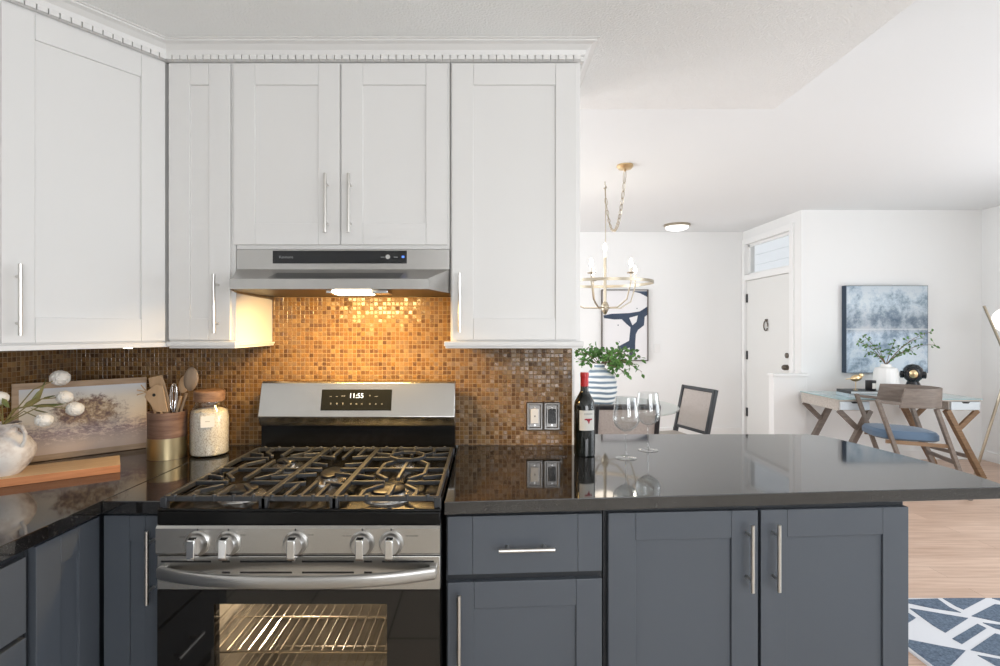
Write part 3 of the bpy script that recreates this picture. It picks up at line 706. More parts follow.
# trees: blob mask centred right of the middle
dx = mth('MULTIPLY', mth('SUBTRACT', sp.outputs[0], .52), 2.0); dz = mth('MULTIPLY', mth('SUBTRACT', sp.outputs[2], .60), 2.3)
rr = mth('SQRT', mth('ADD', mth('MULTIPLY', dx, dx), mth('MULTIPLY', dz, dz)), 0)
mask = ramp(mth('ADD', rr, mth('MULTIPLY', n1, 1.3)), [(.0, (1, 1, 1)), (.95/1.0*.98, (.9, .9, .9)), (1.0, (0, 0, 0))])
mk = N.new('ShaderNodeMapRange'); mk.inputs[1].default_value = 1.28; mk.inputs[2].default_value = 1.05; L.new(mth('ADD', rr, mth('MULTIPLY', n1, 1.3)), mk.inputs[0])
c1_ = mixc(mk.outputs[0], sky, tree)
n2 = nz_(11, 8, .8, (1.6, 1, 2.2)); band = N.new('ShaderNodeMapRange'); band.inputs[1].default_value = .22; band.inputs[2].default_value = .0
L.new(mth('ABSOLUTE', mth('SUBTRACT', mth('ADD', sp.outputs[2], mth('MULTIPLY', n2, .5)), .54), 0), band.inputs[0])
pur = ramp(n2, [(.40, (.14, .09, .13)), (.5, (.34, .24, .26)), (.58, (.72, .60, .54))])
c2_ = mixc(mth('MULTIPLY', band.outputs[0], .85), c1_, pur); L.new(c2_, bb.inputs['Base Color'])
MB().box(.008, Lb-.004, -.0012, 0, .022, .262, lean).build('painted_scene', pm, t, smooth=False)
# chopping board lying diagonally
ca = Vector((-1.475, 1.60)); cb = Vector((-1.228, 1.775)); e = (cb-ca).normalized(); cang = math.atan2(e.y, e.x)
t = thing('cutting_board', 'thick wooden cutting board lying under the rustic jug', 'cutting board', (cb.x, cb.y, CT+.0005), cang)
MB().box(-.44, 0, .001, .165, .0, .025).build('board_block', board_top, t, bevel=.002)
MB().box(-.44, 0, -.001, .001, .0, .0245).build('board_edge', board_edge, t, bevel=.0005)['label'] = 'orange-stained front edge'
# jug
jm = noisecol(mat('weathered_ceramic', (.7, .68, .66), .7), [(.18, .14, .14), (.62, .57, .54), (.80, .78, .76)], ns=9, detail=8, stops=[.33, .46, .56], coord='Object', bump=.5)
jx, jy = -1.515, 1.66; t = thing('jug', 'weathered white ceramic jug standing on the cutting board', 'jug', (jx, jy, CT+.0258)); t.scale = (.86, .86, .88)
MB().lathe([(0, 0), (.050, 0), (.056, .006), (.078, .035), (.094, .070), (.093, .095), (.075, .125), (.050, .140), (.040, .150), (.042, .168), (.052, .182), (.047, .182), (.036, .168), (.034, .152), (0, .145)], 48).build('jug_body', jm, t)
ha = Vector((math.cos(-.25), math.sin(-.25), 0))
MB().tube([ha*.040+Vector((0, 0, .165)), ha*.062+Vector((0, 0, .178)), ha*.090+Vector((0, 0, .172)), ha*.106+Vector((0, 0, .150)), ha*.104+Vector((0, 0, .125)), ha*.088+Vector((0, 0, .103))], .0065, 10).build('jug_handle', jm, t)
# pompom stems in the jug
t = thing('flower_stems', 'white pompom flowers with green leaves standing in the rustic jug', 'flowers', (jx, jy, CT+.18))
puff = mat('white_petals', (.84, .83, .80), .8)
base = Vector((jx, jy, CT+.18)); st_ = MB(); lf = MB()
for u, v, d_, r in ((60, 378, 1.86, .030), (64.5, 397, 1.80, .024), (75, 409, 1.80, .026), (44, 420, 1.70, .024), (0, 398, 1.62, .022), (-16, 380, 1.7, .026)):
    c = P(u, v, d_)-base; mid = c*.5+Vector((0, 0, .035)); pth = [Vector((0, 0, -.02)), Vector((0, 0, .0)), mid*.6, mid, c]
    st_.tube(pth, .0018, 6)
    b = MB(); bmesh.ops.create_icosphere(b.bm, subdivisions=4, radius=r)
    for vv in b.bm.verts:
        n = vv.co.normalized(); k = 1+.10*math.sin(23*n.x+5*n.y)*math.sin(25*n.y)*math.sin(21*n.z+4*n.x); vv.co *= k
    for vv in b.bm.verts: vv.co.z *= .88; vv.co += c
    b.build('blossom', puff, t)
for u0, v0, u1, v1, d_ in ((38, 402, 46, 381, 1.78), (36, 404, 44, 386, 1.76), (30, 407, 41, 390, 1.74), (22, 408, 38, 397, 1.72), (28, 406, 62, 404, 1.76), (40, 400, 56, 396, 1.78), (4, 402, -6, 412, 1.62), (2, 398, 9, 407, 1.60), (30, 408, 47, 412, 1.72)):
    a = P(u0, v0, d_)-base; c = P(u1, v1, d_+.02)-base; lf.leaf(a, c-a, (c-a).length*1.1, .016)
st_.tube([Vector((0, 0, 0)), P(14, 409, 1.70)-base, P(30, 406, 1.74)-base, P(40, 400, 1.77)-base], .003, 6)
st_.build('stem', mat('olive_stem', (.20, .17, .06), .7), t); lf.build('leaves', noisecol(mat('olive_leaf', (.2, .22, .08), .6), [(.10, .15, .05), (.30, .26, .10)], ns=20), t)
# utensil crock
kx, ky = X(167.5, 1.99), 1.99; cr_ = .0655; t = thing('utensil_crock', 'round crock, brown above and brass below, holding wooden utensils', 'crock', (kx, ky, CT))
MB().lathe([(0, 0), (cr_, 0), (cr_, .172), (cr_-.005, .172), (cr_-.005, .012), (0, .012)], 48).build('crock_body', crock_w, t)
MB().lathe([(cr_+.0005, .001), (cr_+.001, .001), (cr_+.001, .078), (cr_+.0005, .078)], 48).build('brass_band', mat('crock_brass', (.45, .37, .22), .38, 1), t)
def utensil(nm, label, pts, head, m, foot, cat='utensil'):
    """handle pts in pixels at depth; head builder"""
    t = thing(nm, label, cat, (kx+foot[0], ky+foot[1], CT+.0125)); o = Vector(t.location)
    p0 = Vector((0, 0, .004)); return t, o, p0
def onplane(u, v, d_, o): return P(u, v, d_)-o
# slotted spatula (light)
t, o, p0 = utensil('spatula', 'pale wooden spatula with a round hole leaning left in the crock', 0, 0, 0, (.02, -.01))
q = [onplane(u, v, 1.98, o) for u, v in ((157, 412), (145, 397), (147, 391), (157, 384), (163, 386), (168, 412))]
def plate_poly(b, pts, th=.005):
    n = (pts[1]-pts[0]).cross(pts[2]-pts[0]).normalized()*th/2
    A = [b.bm.verts.new(p+n) for p in pts]; B_ = [b.bm.verts.new(p-n) for p in pts]
    b.bm.faces.new(A); b.bm.faces.new(B_[::-1])
    for i in range(len(pts)): j = (i+1) % len(pts); b.bm.faces.new((A[i], B_[i], B_[j], A[j]))
b = MB(); plate_poly(b, q); b.tube([p0, onplane(161, 411, 1.98, o)], .005, 8)
sp1 = b.build('spatula_blade', spoon_w, t, bevel=.001)
hc = onplane(154, 395, 1.977, o); MB().lathe([(0, 0), (.006, 0), (.006, .001), (0, .001)], 16, M=Matrix.Translation(hc)@Matrix.Rotation(PI/2, 4, 'X')).build('hole', ink, sp1)
t, o, p0 = utensil('wooden_turner', 'pale wooden turner with square head behind the round-holed spatula', 0, 0, 0, (.01, .02))
q = [onplane(u, v, 2.01, o) for u, v in ((150, 387), (149, 378), (162, 375), (165, 384), (169, 399), (170, 413), (164, 413), (161, 390))]
b = MB(); plate_poly(b, q, .006); b.tube([p0, onplane(166.5, 412, 2.01, o)], .005, 8); b.build('turner_head', spoon_w, t, bevel=.001)
t, o, p0 = utensil('serving_fork', 'small pale wooden fork with prongs pointing left', 0, 0, 0, (-.03, -.01))
b = MB(); hc = onplane(147, 392, 1.99, o); b.tube([p0, onplane(155, 412, 1.99, o), hc], .004, 8)
for u, v in ((137, 395), (137, 390), (141, 385)): b.tube([hc, onplane(u, v, 1.99, o)], .0022, 6)
b.build('fork_head', spoon_w, t)
for lab, (cu_, cv_), (bu, bv), ru, rv, m_, d_, ft, tlt in (('large grey-brown wooden spoon leaning right in the crock', (191, 379), (181, 411), .028, .045, spoon_g, 1.995, (.0, .01), .12), ('slim pale wooden spoon beside the grey-brown spoon', (184.5, 384), (177, 411), .021, .036, spoon_w, 2.02, (-.01, .03), .25)):
    t, o, p0 = utensil('wooden_spoon', lab, 0, 0, 0, ft, 'spoon')
    c = onplane(cu_, cv_, d_, o); nk = onplane(bu, bv, d_, o)
    b = MB(); b.tube([p0, nk, nk+(c-nk)*.55], .0045, 10, r2=.0052)
    Mq = Matrix.Translation(c)@Matrix.Rotation(tlt, 4, 'Y')
    n = 12; prev = []
    b.loft([[Mq@Vector((ru*math.sin(PI*k/9+.001)*math.cos(a), (.006 if math.sin(a) > 0 else .011)*math.sin(PI*k/9+.001)*math.sin(a), -rv*math.cos(PI*k/9))) for a in [2*PI*j/16 for j in range(16)]] for k in range(10)])
    b.build('spoon_bowl', m_, t)
t, o, p0 = utensil('whisk', 'wire whisk standing in the crock between spatulas and spoons', 0, 0, 0, (.02, .02))
b = MB(); nk = onplane(173, 416, 2.01, o); b.tube([p0, nk], .006, 10); b.build('whisk_handle', nickel, t)
b = MB(); tp_ = onplane(174, 383, 2.01, o); ax = tp_-nk
for k in range(4):
    a = PI*k/4; side = Vector((math.cos(a), math.sin(a), 0)); pth = []
    for j in range(13):
        s_ = j/12; hgt = math.sin(PI*s_); pth.append(nk+ax*min(1, hgt*1.0)+side*.021*math.cos(PI*s_)*(hgt**.6 if hgt > 0 else 0))
    b.tube(pth, .0009, 5)
b.build('whisk_wires', chrome, t)
# glass jar of rice
gx, gy = X(209, 2.025), 2.03; t = thing('storage_jar', 'clear glass storage jar with wooden lid and small label', 'jar', (gx, gy, CT))
MB().lathe([(0, 0), (.062, 0), (.069, .006), (.070, .14), (.066, .172), (.052, .190), (.050, .205), (.0475, .205), (.0495, .190), (.0635, .171), (.0675, .14), (.0675, .008), (.060, .004), (0, .004)], 48).build('jar_glass', glass, t, ang=60)
MB().lathe([(0, .206), (.0535, .206), (.055, .212), (.055, .243), (.052, .246), (0, .246)], 40).build('jar_lid', corkw, t, bevel=0)
ts = MB().box(-.023, .023, -.0008, 0, -.021, .021, Matrix.Rotation(math.radians(22), 4, 'Z')@Matrix.Translation((.0, -.0712, .136))).build('jar_label', mat('label_card', (.82, .82, .80), .6), t)
MB().box(-.008, .008, -.0012, -.0008, -.002, 0, Matrix.Rotation(math.radians(22), 4, 'Z')@Matrix.Translation((.0, -.0712, .138))).build('label_script', greyink, ts)
rc = MB().lathe([(0, .0045), (.059, .0045), (.0665, .010), (.0668, .14), (.063, .168), (.045, .176), (0, .181)], 48)
ro = tag(rc.build('rice', noisecol(mat('rice_grains', (.7, .64, .55), .8), [(.50, .42, .34), (.76, .70, .62), (.84, .80, .73)], ns=230, detail=2, stops=[.36, .47, .6], bump=.8), loc=(gx, gy, CT)), 'white rice filling the glass storage jar', 'rice', kind='stuff')
# puck light under the corner cabinet
pk = tag(MB().lathe([(0, 0), (.014, 0), (.017, .006), (0, .006)], 20).build('puck_light', mat('puck_glow', (1, .95, .85), .4, emis=6, ecol=(1, .9, .75)), loc=(X(128, 1.9), 1.9, ZB-.0275)), 'tiny round puck light under the corner upper cabinet', 'light')

# ------------------------------------------------------------ dining area
GC = 'dining chairs'
cane = noisecol(mat('cane_weave', (.42, .36, .32), .7), [(.36, .31, .28), (.50, .45, .42)], ns=120, detail=2)
def dining_chair():
    t = thing('dining_chair', 'x', 'chair', (0, 0, 0), 0, GC)
    MB().box(-.22, .22, -.20, .22, .43, .47).build('seat', mat('seat_fabric', (.45, .40, .36), .9), t, bevel=.012)
    MB().box(-.225, .225, -.21, .225, .395, .43).build('seat_frame', black_m, t, bevel=.003)
    for x, y in ((-.20, .20), (.20, .20)): MB().tube([(x, y, .40), (x, y+.01, 0)], .019, 4, r2=.013).build('leg', black_m, t)
    for x in (-.205, .205): MB().tube([(x, -.195, .50), (x, -.20, .40), (x, -.25, 0)], .020, 4, r2=.014).build('leg', black_m, t)
    M_ = Matrix.Translation((0, -.20, .47))@Matrix.Rotation(math.radians(13), 4, 'X')
    b = MB(); H = .425; W_ = .225
    for s in (-1, 1): b.box(*sorted((s*W_, s*(W_-.032))), -.02, .02, -.03, H, M_)
    b.box(-W_+.032, W_-.032, -.018, .018, H-.032, H, M_); b.box(-W_+.032, W_-.032, -.018, .018, .035, .062, M_)
    f_ = b.build('backrest', black_m, t, bevel=.006)
    MB().box(-W_+.028, W_-.028, -.008, .008, .05, H-.02, M_).build('cane_panel', cane, f_, smooth=False)
    return t
c0 = dining_chair()
c0.location = (.955, 3.90, 0); c0['label'] = 'dark-framed dining chair seen from behind, between bottle and counter'
c0['label'] = 'black dining chair with cane back behind the two wine glasses'
c1c = copy_tree(c0); c1c.location = (1.60, 4.62, 0); c1c.rotation_euler.z = math.radians(106); c1c['label'] = 'black dining chair with cane back standing right of the glass table'
c2c = copy_tree(c0); c2c.location = (.62, 5.12, 0); c2c.rotation_euler.z = PI; c2c['label'] = 'black dining chair beyond the glass table, mostly hidden by the bottle'
# table
TX, TY = .985, 4.55
t = thing('dining_table', 'round glass-topped dining table with the striped vase', 'table', (TX, TY, 0))
MB().lathe([(0, .738), (.628, .738), (.632, .744), (.628, .750), (0, .750)], 72).build('tabletop', tableglass, t)
MB().lathe([(0, 0), (.30, 0), (.30, .02), (.06, .05), (.05, .60), (.12, .72), (.20, .737), (0, .737)], 32).build('pedestal', mat('pedestal_white', (.6, .58, .55), .5), t)
# striped vase
vx, vy = X(599.5, 4.45), 4.45
t = thing('striped_vase', 'round vase with white and blue-grey horizontal ridges on the dining table', 'vase', (vx, vy, .7505))
sm = mat('striped_ceramic', (.7, .75, .78), .4); N, L, bb = nodes(sm); tc = N.new('ShaderNodeTexCoord'); wv = N.new('ShaderNodeTexWave'); wv.bands_direction = 'Z'; wv.inputs['Scale'].default_value = 7.5; wv.inputs['Distortion'].default_value = 2.6; wv.inputs['Detail Scale'].default_value = .6
L.new(tc.outputs['Object'], wv.inputs[0]); c_ = ramp(wv.outputs[0], [(0, (.16, .22, .29)), (.40, (.30, .38, .45)), (.58, (.78, .80, .80)), (1, (.84, .83, .80))]); L.new(c_, bb.inputs['Base Color'])
pr = [(0, 0), (.085, 0)]
for i in range(61):
    z = .005+.33*i/60; r = .085+.060*math.sin(PI*min(1, (i/60)*.98+.05))**.8; r = r if i < 48 else r-(i-48)*.0042
    pr.append((r+.004*math.sin(z*7.5*2*PI*3.2), z))
pr += [(.045, .36), (.040, .36), (.045, .33), (0, .33)]
MB().lathe(pr, 40).build('vase_body', sm, t)
def foliage(name, label, cat, origin, targets, lw, ll, n_, kind=None, dens=1.0, group=None):
    t = thing(name, label, cat, origin); o = Vector(origin); sb = MB(); lb_ = MB()
    for tg in targets:
        tg = tg-o; mid = tg*.5+Vector((0, 0, abs(tg.x)*.25+.02))
        pth = []
        for j in range(9):
            s_ = j/8; pth.append(Vector((0, 0, 0))*(1-s_)**2+mid*2*s_*(1-s_)+tg*s_*s_)
        sb.tube(pth, .004, 5, r2=.0015)
        for j in range(int(n_*dens)):
            s_ = .30+.70*random.random(); i0 = min(7, int(s_*8)); p = pth[i0].lerp(pth[i0+1], s_*8-i0)
            dr_ = Vector((random.uniform(-1, 1), random.uniform(-1, 1), random.uniform(-.9, .8))).normalized()
            tw = p+dr_*random.uniform(.01, .05)*ll/.04
            if random.random() < .5: sb.tube([p, tw], .001, 4)
            else: tw = p
            lb_.leaf(tw, dr_, ll*random.uniform(.7, 1.2), lw)
    sb.build('stem', stem, t); lb_.build('leaves', leafm, t); return t
tg = [P(u, v, 4.45+dd_) for u, v, dd_ in ((576, 352, -.1), (580, 362, .1), (588, 347, .1), (612, 355, -.15), (622, 350, .1), (632, 352, 0), (640, 358, -.1), (642, 372, .05), (628, 375, -.15), (620, 366, .1), (596, 346, .15), (634, 364, -.2))]
foliage('vase_greenery', 'leafy green branches in the striped vase on the dining table', 'greenery', (vx, vy, .7505+.34), tg, .030, .046, 30)
# chandelier
HX, HY = X(605, 4.6), 4.6
CZr = Z(283, 4.6); ch = thing('chandelier', 'brass ring chandelier with candle bulbs hanging over the dining table', 'chandelier', (HX, HY, CZr))
b = MB()
R = .40; b.lathe([(R, -.012), (R+.006, -.012), (R+.006, .012), (R, .012), (R, -.012)], 64)
b.build('ring', champagne, ch)
b = MB(); hub = Z(309, 4.6)-CZr; b.tube([(0, 0, hub), (0, 0, .27)], .013, 12); b.lathe([(0, hub-.05), (.010, hub-.045), (.03, hub-.01), (.034, hub+.03), (.018, hub+.06), (0, hub+.06)], 20); b.build('centre_stem', champagne, ch)
bulbm = mat('candle_bulb', (1, .95, .85), .3, emis=16, ecol=(1, .92, .78))
cand = mat('candle_sleeve', (.82, .76, .66), .5)
for k in (30, 95, 165, 240, 292):
    a = math.radians(k); x, y = .36*math.cos(a), .36*math.sin(a)
    ar = MB(); ar.tube([(.02*math.cos(a), .02*math.sin(a), hub+.01), (x*.5, y*.5, hub-.0+.01), (x*.85, y*.85, hub+.07), (x, y, -.02), (x, y, .05)], .006, 8)
    ar.lathe([(0, .045), (.03, .05), (.034, .058), (0, .058)], 16, (x, y)); ar_ = ar.build('arm', champagne, ch)
    MB().lathe([(0, .058), (.012, .058), (.012, .10), (0, .10)], 12, (x, y)).build('candle', cand, ar_)
    MB().lathe([(0, .10), (.008, .102), (.016, .125), (.012, .15), (.003, .172), (0, .173)], 12, (x, y)).build('bulb', bulbm, ar_)
b = MB().lathe([(0, .22), (.014, .22), (.014, .27), (0, .27)], 12); b.build('candle', cand, ch)
MB().lathe([(0, .27), (.008, .272), (.018, .30), (.012, .325), (.003, .345), (0, .346)], 12).build('bulb', bulbm, ch)
ry = Z(184, 4.6)-CZr; b = MB(); b.tube([(.005, 0, .26), (.005, 0, ZH-CZr-.03)], .0035, 8)
hk = ZH-CZr; b.tube([(.0, 0, hk), (0, 0, hk-.03), (.015, 0, hk-.05), (.0, 0, hk-.07), (-.012, 0, hk-.055)], .004, 6); b.build('hanging_rod', champagne, ch)
# swagged chain to the canopy
p0 = Vector((0, 0, hk-.06)); cx, cy = X(625, 4.14)-HX, 4.14-HY; p1 = Vector((cx, cy, hk-.04)); b = MB(); n = 26
pts_ = []
for i in range(n+1):
    s_ = i/n; pp = p0.lerp(p1, s_); pp.z -= .42*(1-(2*s_-1)**2)**.8*1.0; pts_.append(pp)
for i in range(n):
    a, c_ = pts_[i], pts_[i+1]; m_ = (a+c_)/2; tdir = (c_-a).normalized(); sd = tdir.cross(Vector((0, 1, 0)) if i % 2 else Vector((.3, .2, 1))).normalized()
    h_ = (c_-a).length*.62; b.tube([m_+tdir*h_*math.cos(q)+sd*.011*math.sin(q) for q in [2*PI*j/8 for j in range(8)]], .0028, 5, closed=True)
b.tube(pts_, .0022, 5); b.build('chain', champagne, ch)
b = MB().lathe([(0, hk), (.062, hk), (.065, hk-.012), (.050, hk-.03), (.012, hk-.038), (0, hk-.055)], 28, (cx, cy)); b.build('canopy', brass, ch)
point('chandelier_glow', (HX, HY, CZr+.2), 3, (1, .86, .68), .15)
# flush ceiling light
fy_ = 6.5; t = thing('ceiling_light', 'round white flush light on the far ceiling', 'ceiling light', (X(677, fy_), fy_, ZH))
MB().lathe([(0, 0), (.155, 0), (.157, -.02), (.145, -.028), (0, -.028)], 40).build('light_rim', champagne, t)
MB().lathe([(.140, -.026), (.125, -.052), (.075, -.070), (0, -.076)], 40).build('light_dome', mat('frosted_dome', (.9, .9, .88), .4, emis=1.3, ecol=(1, .98, .95)), t)
# abstract art
ad = 6.97; t = thing('framed_art', 'framed abstract print of dark navy strokes on white', 'wall art', (X(625, ad), ad, Z(325, ad)))
o = Vector(t.location); ax0, ax1, az0, az1 = X(601.5, ad)-o.x, X(648.3, ad)-o.x, Z(361, ad)-o.z, Z(289.5, ad)-o.z
b = MB(); f = .012
b.box(ax0, ax0+f, -.01, .028, az0, az1); b.box(ax1-f, ax1, -.01, .028, az0, az1); b.box(ax0+f, ax1-f, -.01, .028, az0, az0+f); b.box(ax0+f, ax1-f, -.01, .028, az1-f, az1); b.build('frame', darkframe, t, smooth=False)
cv = MB().box(ax0+f, ax1-f, .005, .025, az0+f, az1-f).build('canvas', canvas, t, smooth=False)
def art(pts): return [((X(590+px/7.4, ad)-o.x), (Z(280+py/7.4, ad)-o.z)) for px, py in pts]
b = MB()
for poly in ([(100, 262), (160, 250), (290, 245), (290, 280), (235, 290), (180, 292), (105, 282)], [(290, 245), (370, 232), (355, 262), (290, 280)], [(370, 232), (424, 197), (424, 258), (405, 272), (400, 335), (355, 370), (345, 310), (355, 262)],
             [(235, 290), (290, 280), (315, 335), (345, 310), (355, 370), (300, 350), (270, 325)], [(300, 350), (355, 370), (340, 400), (335, 470), (290, 450)], [(290, 450), (335, 470), (335, 560), (290, 555), (295, 500)], [(205, 495), (290, 450), (295, 500), (225, 527)],
             [(310, 83), (424, 83), (424, 125), (370, 97)], [(345, 207), (352, 207), (352, 214), (345, 214)], [(205, 330), (212, 330), (212, 338), (205, 338)], [(215, 455), (221, 455), (221, 461), (215, 461)]):
    b.prism(art(poly), .0035, .0055, 'y')
b.build('brush_strokes', navy, cv, smooth=False)
# small switch plate on far wall
sw_ = tag(MB().box(-.04, .04, -.006, 0, -.058, .058).build('light_switch', ceramic, bevel=.002, loc=(X(657, 7), 6.999, Z(348, 7))), 'white light switch plate on the wall right of the navy print', 'light switch')
MB().box(-.008, .008, -.012, -.006, -.012, .012).build('toggle', ceramic, sw_)

# ------------------------------------------------------------ living area
pm2 = mat('blue_abstract_paint', (.5, .6, .7), .7); N, L, bb = nodes(pm2); tc = N.new('ShaderNodeTexCoord'); sp = N.new('ShaderNodeSeparateXYZ'); L.new(tc.outputs['Generated'], sp.inputs[0])
nA = nz_(2.6, 9, .7, (1, 1, 1)); nB = nz_(14, 6, .8)
cA = ramp(mth('ADD', mth('MULTIPLY', nA, .75), mth('MULTIPLY', nB, .25)), [(.38, (.10, .17, .25)), (.45, (.30, .38, .46)), (.50, (.60, .70, .78)), (.55, (.86, .90, .92))])
cB = ramp(sp.outputs[2], [(0, (.66, .76, .86)), (.44, (.62, .70, .80)), (.50, (.42, .43, .47)), (.60, (.40, .42, .46)), (.8, (.62, .68, .72)), (1, (.40, .48, .55))])
m_ = N.new('ShaderNodeMix'); m_.data_type = 'RGBA'; m_.blend_type = 'MULTIPLY'; m_.inputs[0].default_value = .75; L.new(cA, m_.inputs[6]); L.new(cB, m_.inputs[7])
ln = N.new('ShaderNodeMapRange'); ln.inputs[1].default_value = .012; ln.inputs[2].default_value = .004; L.new(mth('ABSOLUTE', mth('SUBTRACT', mth('ADD', sp.outputs[2], mth('MULTIPLY', nB, .02)), .51), 0), ln.inputs[0])
wh = N.new('ShaderNodeRGB'); wh.outputs[0].default_value = (.75, .78, .8, 1); ga = N.new('ShaderNodeGamma'); ga.inputs[1].default_value = .8; L.new(m_.outputs[2], ga.inputs[0])
L.new(mixc(mth('MULTIPLY', ln.outputs[0], .6), ga.outputs[0], wh.outputs[0]), bb.inputs['Base Color'])
pdh = 5.63; t = thing('abstract_painting', 'large blue-grey and white abstract canvas above the desk', 'painting', (X(886, pdh), pdh, Z(329, pdh)))
o = Vector(t.location); MB().box(X(846, pdh)-o.x, X(928, pdh)-o.x, 0, .067, Z(373, pdh)-o.z, Z(285.5, pdh)-o.z).build('stretcher', mat('canvas_edge', (.03, .05, .08), .7), t, smooth=False)
MB().box(X(846.5, pdh)-o.x, X(927.5, pdh)-o.x, -.002, 0, Z(372.6, pdh)-o.z, Z(286, pdh)-o.z).build('painted_canvas', pm2, t, smooth=False)
# desk
dx0, dx1, dyf, dyb = 3.28, 4.60, 4.93, 5.53
t = thing('writing_desk', 'washed wood writing desk with glass top and slanted legs', 'desk', ((dx0+dx1)/2, (dyf+dyb)/2, 0)); o = Vector(t.location)
def bx_(b, x0, x1, y0, y1, z0, z1): b.box(x0-o.x, x1-o.x, y0-o.y, y1-o.y, z0, z1); return b
bx_(MB(), dx0-.008, dx1+.008, dyf-.008, dyb+.008, .742, .752).build('glass_top', mat('teal_glass', (.35, .50, .52), .05, ior=1.6), t, bevel=.002)
b = MB(); bx_(b, dx0, dx1, dyf, dyb, .728, .742); bx_(b, dx0, dx0+.29, dyf+.02, dyb, .638, .728); bx_(b, dx1-.29, dx1, dyf+.02, dyb, .638, .728); bx_(b, dx0+.29, dx1-.29, dyb-.03, dyb, .66, .728)
b.build('desk_body', paledesk, t, bevel=.002)
dwm = mat('pale_drawer_front', (.62, .68, .72), .45)
for a, c_ in ((dx0+.012, dx0+.28), (dx1-.28, dx1-.012)):
    q = bx_(MB(), a, c_, dyf, dyf+.02, .646, .722).build('drawer', dwm, t, bevel=.002)
    m_x = (a+c_)/2-o.x; MB().prism([(m_x-.04, .722), (m_x+.04, .722), (m_x+.025, .707), (m_x-.025, .707)], dyf-.001-o.y, dyf+.0-o.y, 'y').build('finger_pull', ink, q)
for yy in (dyf+.03, dyb-.03):
    for s, cx_ in ((1, dx0), (-1, dx1)):
        mm = brownwood if s < 0 else greywood
        b = MB(); b.bar((cx_+s*.30-o.x, yy-o.y, .64), (cx_-s*.04-o.x, yy-o.y, 0), .045, .05, (0, 1, 0))
        b.bar((cx_+s*.01-o.x, yy-o.y, .64), (cx_+s*.185-o.x, yy-o.y, .47), .045, .025, (0, 1, 0)); b.build('leg', mm, t, bevel=.002)
for s, cx_ in ((1, dx0), (-1, dx1)):
    MB().bar((cx_+s*.07-o.x, dyf+.03-o.y, .20), (cx_+s*.07-o.x, dyb-.03-o.y, .20), .03, .03).build('stretcher', greywood, t)
# desk chair, facing left
t = thing('desk_chair', 'curved-back wooden chair with blue-grey padded seat at the desk', 'chair', (3.605, 4.635, 0), math.radians(76)); t.scale = (.80, .93, 1)
b = MB(); rings = []
for k, (sc_, z) in enumerate(((.90, .455), (1.0, .470), (1.0, .510), (.93, .535), (.6, .547))):
    rings.append([Vector((sc_*.235*math.copysign(abs(math.cos(a))**.5, math.cos(a)), .0+sc_*.27*math.copysign(abs(math.sin(a))**.5, math.sin(a)), z+.012*math.sin(a))) for a in [2*PI*j/28 for j in range(28)]])
b.loft(rings); b.build('seat', addbump(mat('blue_grey_fabric', (.10, .155, .23), .9, sheen=.2), 200, .3), t)
b = MB(); rings = []
for i in range(25):
    a = -PI/2+PI*i/24; x = .262*math.sin(a); y = .10-.41*abs(math.cos(a))**.75; n = Vector((x*1.2, y-.10, 0)); n = n.normalized() if n.length > 1e-6 else Vector((0, -1, 0)); zt_ = .900; zb_ = .735; fw = .04*abs(math.sin(a))**4
    p = Vector((x, y, 0)); q = Vector((0, -fw, 0))
    rings.append([p-n*.010+Vector((0, 0, zb_)), p+n*.010+Vector((0, 0, zb_)), p+n*.016+q+Vector((0, 0, zt_)), p-n*.004+q+Vector((0, 0, zt_))])
b.loft(rings); b.build('backrest', greywood, t, bevel=.004)
for s in (-1, 1):
    b = MB(); b.bar((s*.255, -.19, .735), (s*.255, -.44, 0), .030, .055, (1, 0, 0)); b.build('leg', greywood, t, bevel=.003)
    b = MB(); b.bar((s*.255, .27, .80), (s*.255, -.01, 0), .030, .055, (1, 0, 0)); b.build('leg', greywood, t, bevel=.003)
    b = MB(); b.bar((s*.257, .265, .785), (s*.257, .08, .77), .034, .024); b.build('arm', greywood, t, bevel=.003)
    MB().bar((s*.250, -.30, .43), (s*.250, .20, .45), .022, .03).build('side_rail', brownwood, t)
MB().bar((-.25, -.33, .30), (.25, -.33, .30), .022, .03).build('rear_rail', greywood, t)
# things on the desk
DZ = .7525
bkc = [(.10, .10, .10), (.62, .70, .76), (.55, .62, .66)]
zb_ = DZ
for i, (lab, col, w2, h2, th) in enumerate((('lower pale book in the stack on the desk', (.50, .58, .62), .15, .115, .030), ('upper dark-covered book in the stack on the desk', (.05, .05, .05), .145, .11, .028))):
    t = thing('book', lab, 'book', (3.60, 5.13, zb_), math.radians(-8+5*i), 'books stacked on the desk')
    b = MB(); b.box(-w2, w2, -h2, h2, 0, .003); b.box(-w2, w2, -h2, h2, th-.003, th); b.box(-w2, -w2+.004, -h2, h2, .003, th-.003); b.build('cover', mat('book_cover_%d' % i, col, .5), t, smooth=False)
    MB().box(-w2+.004, w2-.004, -h2+.005, h2-.003, .003, th-.003).build('pages', mat('pages_%d' % i, (.72, .76, .78), .8), t, smooth=False); zb_ += th+.0003
t = thing('bird_figurine', 'small gold bird figurine on a thin stand, on the books', 'figurine', (3.555, 5.11, zb_))
b = MB(); rings = []
for i in range(13):
    s_ = i/12; x = -.095+.16*s_; r = .004+.030*math.sin(PI*max(0, (s_-.25)/.75))**.8 if s_ > .25 else .004+.004*s_; zc = .105+.018*s_
    rings.append([Vector((x, r*.8*math.cos(a), zc+r*math.sin(a))) for a in [2*PI*j/12 for j in range(12)]])
b.loft(rings); b.lathe([(0, 0), (.017, .004), (.02, .018), (.014, .034), (0, .038)], 16, M=Matrix.Translation((.052, 0, .125))); b.tube([(.07, 0, .145), (.092, 0, .142)], .003, 6, r2=.0008); b.build('bird_body', brass, t)
